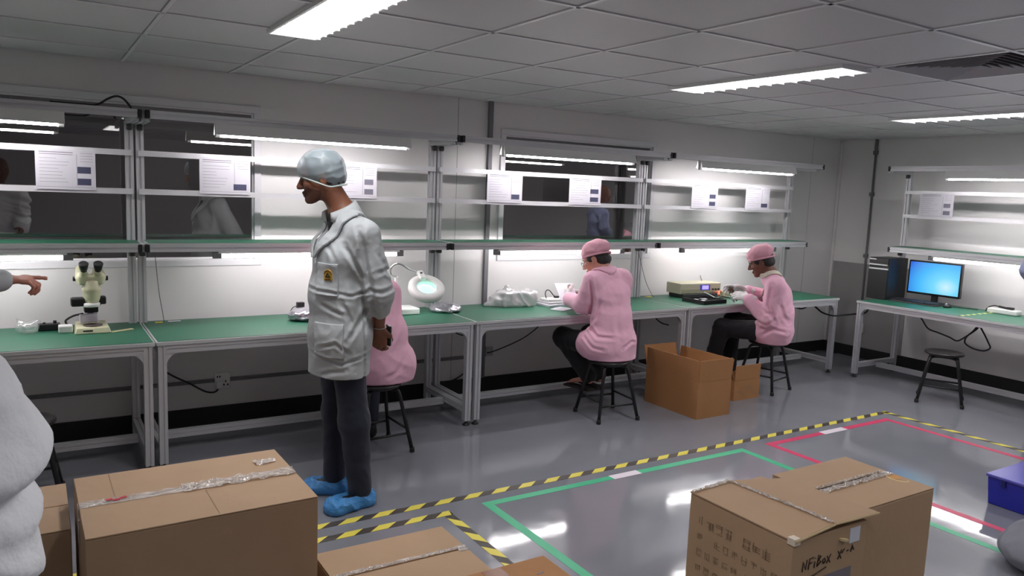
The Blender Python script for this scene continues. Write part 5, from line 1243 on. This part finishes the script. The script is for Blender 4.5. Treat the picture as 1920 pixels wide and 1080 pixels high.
def arc_fn(X, Y, Z):
    u = (X - BC[0]) * tl_[0][0] + (Y - BC[1]) * tl_[0][1]; v = (X - BC[0]) * tl_[1][0] + (Y - BC[1]) * tl_[1][1]; w = Z - BC[2]
    tri = np.maximum(np.abs(u) * 1.2 + (w - 0.014) * 0.8, -w - 0.012)     # triangle
    inner = np.maximum(np.abs(u) * 1.3 + (w - 0.004) * 0.9, -w - 0.006)
    arc = np.maximum(np.abs(np.sqrt(u * u + (w - 0.001) ** 2) - 0.021) - 0.0018, -w + 0.0)
    bar_ = np.maximum(np.abs(u) - 0.016, np.abs(w + 0.021) - 0.0022)
    return np.maximum(np.minimum(np.minimum(np.maximum(tri, -inner), arc), bar_), np.abs(v) - 0.09)
put('badge_symbol', fine.shell(0.0158, 0.0018, arc_fn).mesh('badge_symbol'), mat('black_badge_ink', rgb(40, 30, 18), 0.6), man)
m_ = MB(); a = J['wrL'] + DM(0, 0, 0.0); m_.tube([a + DM(0.034 * math.cos(q), 0.034 * math.sin(q), 0.004 * math.sin(q)) for q in [k * PI / 12 for k in range(24)]], 0.003, n=6, closed=True); m_.build('wristband', mat('silver_band', rgb(190, 180, 176), 0.3, 0.6), man)
ph = thing('mobile_phone', 'black and white phone held behind the back of the standing person', 'phone', tuple(WM(0.222, 0.01, 0.85)))
m_ = MB(); m_.obox((0, 0, 0.045), DM(1, 0.2), DM(-0.2, 1), (0, 0, 1), 0.012, 0.07, 0.105); m_.build('case', M_black, ph, bevel=0.004)
m_ = MB(); m_.obox(DM(0.009, 0.002, 0.046), DM(1, 0.2), DM(-0.2, 1), (0, 0, 1), 0.0058, 0.066, 0.10); m_.build('back_cover', mat('white_phone_back', rgb(220, 218, 214), 0.3), ph, bevel=0.002)

# ---- seated people in pink
SEAT = 0.441
def seated(label, seat_at, J, seed, leg_m=BLACKC, skin=SKIN2, feet='shoe', gloves=(), trunk=None, folds=None, capc=(-0.02, 0, 0.062), collar_m=PINK, sleeves=(0.9, 0.9), cream=False, cap_r=(0.118, 0.098, 0.08)):
    t, base, P, F, L = figure(label, J, skin, PINK, leg_m, sleeves, trunk=trunk, seed=seed, feet=feet, hem=[(V(0, 0, SEAT + 0.004), (0, 0, -1))], sl_r=1.02, wr=0.0045, seat_at=seat_at, folds=folds, h=0.006, neck_v=(J['neck'][2] - 0.03, 0.4, 0.06), thigh=True, hand_k=0.84 if gloves else 1.0)
    AX = head_axes(J['hf'], J['hu'])
    hair_(t, P, AX, 0.05, -0.07); eyes_(t, P, *AX)
    cap_(t, P, AX, capc, cap_r, PINK_D, 'cap', 0.007, [((0, 0, 0.018), (0.15, 0, -1))], 42, seed)
    m_ = MB(); m_.tube([P(-0.018 + 0.108 * math.cos(a), 0.089 * math.sin(a), 0.022 + 0.15 * 0.108 * math.cos(a)) for a in [k * 2 * PI / 40 for k in range(40)]], 0.008, n=8, closed=True); m_.build('cap_band', PINK_D, t)
    collar_(t, base, J, F, L, J['neck'][2] - 0.03, collar_m, None, 0, 0.05, 0.005, 0.008, rmax=0.098)
    stand_collar(t, J, P, F, collar_m, 0.068, 0.076, 0.06)
    for a in gloves:
        w = J['wr' + a]; s = Sdf(tuple(w - 0.2), tuple(w + 0.2), 0.004); hd = J['_hd' + a]
        s.cone(w - nrm(hd[0]) * 0.055, w + nrm(hd[0]) * 0.01, 0.040, 0.036, 0.02); add_hand(s, w, hd[0], hd[1], hd[2], hd[3], hd[4], 1.06, 0.06, 1.22)
        put('glove', s.mesh('glove'), GLOVE, t)
    return t, P, AX
R2, N2, P2 = V(0.769, -0.64, 0), V(0.64, 0.769, 0), V(3.05, -0.2, 0)
J = dict(fwd=V(-0.08, 1, 0), pelvis=V(3.120, -0.200, 0.545), chest=V(3.110, -0.145, 0.900), neck=V(3.100, -0.075, 1.085), head=V(3.070, -0.010, 1.178), hf=V(-0.55, 0.75, -0.45), hu=V(-0.2, 0.5, 0.9),
         shL=V(2.965, -0.130, 1.020), shR=V(3.265, -0.100, 1.030), elL=V(2.940, -0.050, 0.835), elR=V(3.325, -0.030, 0.835), wrL=V(2.955, 0.155, 0.850), wrR=V(3.170, 0.190, 0.830),
         hipL=V(2.99, -0.19, 0.545), hipR=V(3.16, -0.19, 0.545), knL=V(2.945, 0.19, 0.545), knR=V(3.22, 0.20, 0.545), anL=V(3.055, -0.01, 0.27), anR=V(3.165, 0.0, 0.27), toeL=V(3.01, 0.15, 0.19), toeR=V(3.16, 0.17, 0.19))
J['_hdL'] = (V(0.2, 0.75, 0.35), V(0.9, 0.2, 0.1), V(0, 0.3, 1), (0.5, 0.5, 0.5, 0.5), 0.5); J['_hdR'] = (V(-0.3, 0.9, 0.2), V(-0.8, 0, -0.3), V(-0.2, 0, 1), (0.5, 0.5, 0.5, 0.5), 0.5)
def tr2(J): return [(V(3.125, -0.215, 0.430), (0.190, 0.140)), (V(3.125, -0.205, 0.560), (0.182, 0.135)), (V(3.120, -0.175, 0.740), (0.165, 0.12)), (V(3.112, -0.135, 0.920), (0.178, 0.115)), (V(3.110, -0.110, 1.030), (0.13, 0.07))]
p2, P, AX = seated('person in pink coat and cap seated with back turned, reading papers at the bench', (3.09, -0.21), J, 21, feet='bare', skin=SKIN3, gloves=('L', 'R'), trunk=tr2, folds=((P2, R2, N2), F2))
m_ = MB()
for q in (-1, 1):
    m_.tube([P(0.105 + 0.0 * a, q * 0.033 + 0.021 * math.cos(a), -0.008 + 0.017 * math.sin(a)) for a in [k * PI / 10 for k in range(20)]], 0.0018, n=6, closed=True); m_.tube([P(0.103, q * 0.054, -0.004), P(0.0, q * 0.083, 0.0)], 0.0018, n=6)
m_.build('glasses', mat('glasses_frame', rgb(60, 56, 60), 0.3), p2)
m_ = MB()
for a in 'LR':
    an, tp = J['an' + a], J['toe' + a]; d = nrm((tp - an) * V(1, 1, 0)); c0 = (an + tp) / 2; m_.obox((c0[0], c0[1], 0.165), d, np.cross(V(0, 0, 1), d), (0, 0, 1), 0.25, 0.085, 0.02)
m_.build('sandals', mat('dark_sandal', rgb(40, 34, 32), 0.7), p2, bevel=0.008)
q = MB(); o3 = V(2.99, 0.235, 0.895); q.obox(o3, V(1, -0.25, 0.0), V(0.2, 0.75, 0.55), V(0, -0.55, 0.8), 0.15, 0.20, 0.0015); tag(q.build('held_paper', M_paper), 'white paper sheet held up by the seated person with back turned', 'paper')

R3, N3, P3 = V(0.633, -0.774, 0), V(0.774, 0.633, 0), V(4.9, -0.2, 0)
def W3(a, b, z): return P3 + R3 * a + N3 * b + V(0, 0, z)
def D3(a, b, z=0.0): return R3 * a + N3 * b + V(0, 0, z)
J = dict(fwd=D3(-1, 0.1), pelvis=W3(0.05, 0, 0.545), chest=W3(0.0, 0, 0.86), neck=W3(-0.035, 0, 1.035), head=W3(-0.125, 0, 1.145), hf=D3(-1, 0.05, -0.45), hu=D3(-0.45, 0, 1),
         shL=W3(0.02, -0.155, 0.945), shR=W3(0.02, 0.165, 0.945), elL=W3(-0.03, -0.19, 0.66), elR=W3(0.02, 0.21, 0.785), wrL=W3(-0.205, -0.11, 0.822), wrR=W3(-0.235, 0.07, 0.868),
         hipL=W3(0.035, -0.09, 0.54), hipR=W3(0.035, 0.09, 0.54), knL=W3(-0.40, -0.10, 0.545), knR=W3(-0.325, 0.14, 0.585), anL=W3(-0.50, -0.10, 0.12), anR=W3(-0.325, 0.15, 0.14), toeL=W3(-0.70, -0.13, 0.0), toeR=W3(-0.53, 0.16, 0.02))
J['_hdL'] = (D3(-0.85, 0.35, 0.15), D3(-0.2, 0.6, -0.5), D3(0, 0.3, 1), (0.5, 0.6, 0.65, 0.7), 0.6); J['_hdR'] = (D3(-0.95, -0.1, 0.12), D3(-0.1, -0.7, -0.6), D3(0, -0.2, 1), (0.25, 0.4, 0.5, 0.55), 0.4)
def tr3(J): return [(W3(0.055, 0, 0.42), (0.185, 0.115)), (W3(0.06, 0, 0.55), (0.185, 0.125)), (W3(0.06, 0, 0.70), (0.17, 0.118)), (W3(0.035, 0, 0.86), (0.175, 0.108)), (W3(0.015, 0, 0.96), (0.12, 0.065))]
p3, P, AX = seated('person in pink coat and cap working at the meter in white gloves', (4.93, -0.15), J, 33, gloves=('L', 'R'), trunk=tr3, collar_m=CREAMC, folds=((P3, R3, N3), F3))

R1, N1, P1 = V(0.92, -0.393, 0), V(0.393, 0.92, 0), V(1.28, -0.15, 0)
def W1(a, b, z): return P1 + R1 * a + N1 * b + V(0, 0, z)
J = dict(fwd=V(-0.1, 1, 0), pelvis=V(1.285, -0.15, 0.545), chest=V(1.225, -0.10, 0.88), neck=V(1.185, -0.03, 1.06), head=V(1.155, 0.04, 1.16), hf=V(-0.1, 0.8, -0.6), hu=V(0, 0.6, 0.8),
         shL=V(1.04, -0.08, 0.985), shR=V(1.345, -0.085, 0.995), elL=V(0.99, 0.05, 0.855), elR=V(1.385, 0.05, 0.855), wrL=V(1.14, 0.24, 0.838), wrR=V(1.42, 0.27, 0.838),
         hipL=V(1.20, -0.15, 0.54), hipR=V(1.37, -0.15, 0.54), knL=V(1.17, 0.24, 0.54), knR=V(1.36, 0.24, 0.54), anL=V(1.15, 0.12, 0.12), anR=V(1.31, 0.10, 0.12), toeL=V(1.14, 0.34, 0.0), toeR=V(1.30, 0.32, 0.0))
J['_hdL'] = (V(0.3, 0.9, 0), V(0.3, 0, -1), V(1, 0, 0), (0.4, 0.4, 0.4, 0.4), 0.4); J['_hdR'] = (V(-0.1, 0.9, 0), V(-0.3, 0, -1), V(-1, 0, 0), (0.4, 0.4, 0.4, 0.4), 0.4)
def tr1(J): return [(V(1.30, -0.165, 0.42), (0.185, 0.135)), (V(1.30, -0.16, 0.55), (0.19, 0.135)), (V(1.27, -0.155, 0.74), (0.17, 0.115)), (V(1.235, -0.10, 0.90), (0.175, 0.11)), (V(1.205, -0.07, 1.01), (0.12, 0.07))]
seated('person in pink coat seated behind the standing person, mostly hidden', (1.255, -0.155), J, 45, leg_m=JEANS, feet='shoe', gloves=('L', 'R'), trunk=tr1, folds=((P1, R1, N1), F1))

# ---- person pointing in from the left edge
J = dict(fwd=V(0.75, 0.65, 0), pelvis=V(-1.28, -0.72, 0.92), chest=V(-1.27, -0.71, 1.30), neck=V(-1.26, -0.70, 1.48), head=V(-1.21, -0.66, 1.66), hf=V(0.75, 0.65, -0.15), hu=V(0.1, 0.1, 1),
         shL=V(-1.40, -0.55, 1.39), shR=V(-1.14, -0.83, 1.39), elL=V(-1.48, -0.50, 1.12), elR=V(-0.96, -0.60, 1.15), wrL=V(-1.30, -0.40, 0.98), wrR=V(-0.675, -0.42, 1.172),
         hipL=V(-1.34, -0.65, 0.90), hipR=V(-1.22, -0.79, 0.90), knL=V(-1.32, -0.62, 0.48), knR=V(-1.20, -0.76, 0.48), anL=V(-1.34, -0.64, 0.10), anR=V(-1.22, -0.78, 0.10), toeL=V(-1.19, -0.53, 0.0), toeR=V(-1.07, -0.66, 0.0), hemp=V(-1.28, -0.72, 0.72))
J['_hdR'] = (V(1, 0.12, -0.04), V(0.0, 0.25, -1), V(-0.1, 1, 0.2), (0.06, 0.85, 0.95, 0.95), 0.5, 1.0, 0.02); J['_hdL'] = (V(0.6, 0.5, -0.5), V(0.3, -0.6, 0), V(0, 0, 1), (0.5, 0.5, 0.5, 0.5), 0.5)
def tr5(J): return [(V(-1.28, -0.72, 0.68), (0.19, 0.135)), (V(-1.28, -0.72, 0.92), (0.185, 0.13)), (V(-1.27, -0.71, 1.10), (0.175, 0.125)), (V(-1.27, -0.71, 1.30), (0.185, 0.12)), (V(-1.265, -0.705, 1.41), (0.12, 0.07))]
figure('person in a white coat at the left edge pointing with one finger', J, SKIN3, WHITE, JEANS, (0.8, 0.92), trunk=tr5, seed=52, hip_r=0.092, hem=[(V(0, 0, 0.72), (0, 0, -1))], h=0.005, sl_r=0.95)

# ---- person in the near left foreground, only the sleeve in view
J = dict(fwd=V(0.25, 0.97, 0), pelvis=V(-0.890, -3.600, 0.920), chest=V(-0.880, -3.600, 1.310), neck=V(-0.860, -3.600, 1.500), head=V(-0.830, -3.560, 1.680), hf=V(0.3, 0.95, -0.1), hu=V(0, 0.1, 1),
         shL=V(-1.050, -3.560, 1.410), shR=V(-0.662, -3.600, 1.385), elL=V(-1.110, -3.570, 1.120), elR=V(-0.655, -3.575, 1.150), wrL=V(-1.030, -3.400, 0.980), wrR=V(-0.660, -3.360, 1.050),
         hipL=V(-0.970, -3.580, 0.900), hipR=V(-0.790, -3.620, 0.900), knL=V(-0.970, -3.560, 0.480), knR=V(-0.790, -3.600, 0.480), anL=V(-0.970, -3.580, 0.100), anR=V(-0.790, -3.620, 0.100), toeL=V(-0.930, -3.400, 0.000), toeR=V(-0.750, -3.440, 0.000), hemp=V(-0.880, -3.600, 0.750))
J['_hdL'] = (V(0.3, 0.8, -0.4), V(0.5, 0, 0), V(0, 0, 1), (0.5, 0.5, 0.5, 0.5), 0.5); J['_hdR'] = (V(-0.1, 0.8, -0.4), V(-0.5, 0, 0), V(0, 0, 1), (0.5, 0.5, 0.5, 0.5), 0.5)
def sleeve_dents(s):
    for z, w, amp, sl in ((1.315, 0.022, 0.016, 0.25), (1.21, 0.014, 0.014, -0.2), (1.405, 0.03, 0.012, 0.5), (1.265, 0.012, 0.006, 0.1)):
        e = s.Z - z - sl * (s.Y + 3.65) + 0.3 * (s.X + 0.62)
        s.d = (s.d + np.clip((s.X + 0.85) / 0.1, 0, 1) * (amp * np.exp(-(e / w) ** 2) - 0.4 * amp * np.exp(-((np.abs(e) - 2.2 * w) / w) ** 2))).astype(np.float32)
def tr6(J): return [(V(-0.890, -3.600, 0.720), (0.19, 0.135)), (V(-0.890, -3.600, 0.920), (0.185, 0.13)), (V(-0.885, -3.600, 1.120), (0.175, 0.125)), (V(-0.880, -3.600, 1.310), (0.185, 0.12)), (V(-0.870, -3.600, 1.420), (0.12, 0.07))]
figure('person in a light grey coat at the lower left, only a bulky sleeve showing', J, SKIN2, GREYC, JEANS, (0.8, 0.8), trunk=tr6, seed=64, hip_r=0.092, hem=[(V(0, 0, 0.74), (0, 0, -1))], sl_r=1.30, wr=0.008, folds=sleeve_dents)

# ---- person at the right edge, a sliver of blue-grey coat
J = dict(fwd=V(0.9, 0.3, 0), pelvis=V(5.946, -1.991, 0.920), chest=V(5.946, -1.981, 1.300), neck=V(5.956, -1.981, 1.480), head=V(6.006, -1.961, 1.660), hf=V(0.9, 0.3, -0.2), hu=V(0.1, 0, 1),
         shL=V(5.901, -1.816, 1.400), shR=V(5.986, -2.161, 1.400), elL=V(5.891, -1.766, 1.220), elR=V(6.026, -2.201, 1.140), wrL=V(6.086, -1.791, 1.050), wrR=V(6.226, -2.051, 1.000),
         hipL=V(5.916, -1.911, 0.900), hipR=V(5.956, -2.081, 0.900), knL=V(5.946, -1.921, 0.480), knR=V(5.976, -2.071, 0.480), anL=V(5.916, -1.921, 0.100), anR=V(5.956, -2.081, 0.100), toeL=V(6.126, -1.861, 0.000), toeR=V(6.166, -2.011, 0.000), hemp=V(5.946, -1.991, 0.750))
J['_hdL'] = (V(0.8, -0.2, -0.4), V(0, -0.6, 0), V(0, 0, 1), (0.5, 0.5, 0.5, 0.5), 0.5); J['_hdR'] = (V(0.8, 0.2, -0.4), V(0, 0.6, 0), V(0, 0, 1), (0.5, 0.5, 0.5, 0.5), 0.5)
def tr7(J): return [(V(5.946, -1.991, 0.720), (0.17, 0.13)), (V(5.946, -1.991, 0.920), (0.165, 0.125)), (V(5.946, -1.986, 1.120), (0.155, 0.115)), (V(5.946, -1.981, 1.300), (0.165, 0.115)), (V(5.946, -1.981, 1.410), (0.12, 0.07))]
figure('person at the right edge, only a sliver of blue-grey coat in view', J, SKIN2, BLUEG, JEANS, (0.8, 0.8), trunk=tr7, seed=71, hip_r=0.092, hem=[(V(0, 0, 0.74), (0, 0, -1))])
# ------------------------------------------------------------------ camera, world, view
cd = bpy.data.cameras.new('camera'); cd.sensor_width = 36; cd.lens = 1436.07 / 1920 * 36; cd.clip_start = 0.05
co = bpy.data.objects.new('camera', cd); COL.objects.link(co)
yaw, pitch, roll = 0.562733, -0.126317, 0.039737
fw = Vector((math.sin(yaw) * math.cos(pitch), math.cos(yaw) * math.cos(pitch), math.sin(pitch)))
r0 = Vector((math.cos(yaw), -math.sin(yaw), 0)); u0 = r0.cross(fw)
r_ = r0 * math.cos(roll) + u0 * math.sin(roll); u_ = u0 * math.cos(roll) - r0 * math.sin(roll)
M = Matrix((r_, u_, -fw)).transposed().to_4x4(); M.translation = Vector((-0.56648, -4.59706, 1.66789))
co.matrix_world = M; S.camera = co
w = bpy.data.worlds.new('world'); w.use_nodes = True; S.world = w
w.node_tree.nodes['Background'].inputs[0].default_value = (0.02, 0.02, 0.022, 1)
S.view_settings.view_transform = 'Standard'; S.view_settings.look = 'None'
S.view_settings.exposure = 0.14; S.view_settings.gamma = 1.0; S.view_settings.use_curve_mapping = False
S.cycles.max_bounces = 8; S.cycles.diffuse_bounces = 5; S.cycles.glossy_bounces = 4; S.cycles.transparent_max_bounces = 12
S.cycles.use_denoising = True; S.cycles.sample_clamp_indirect = 6.0
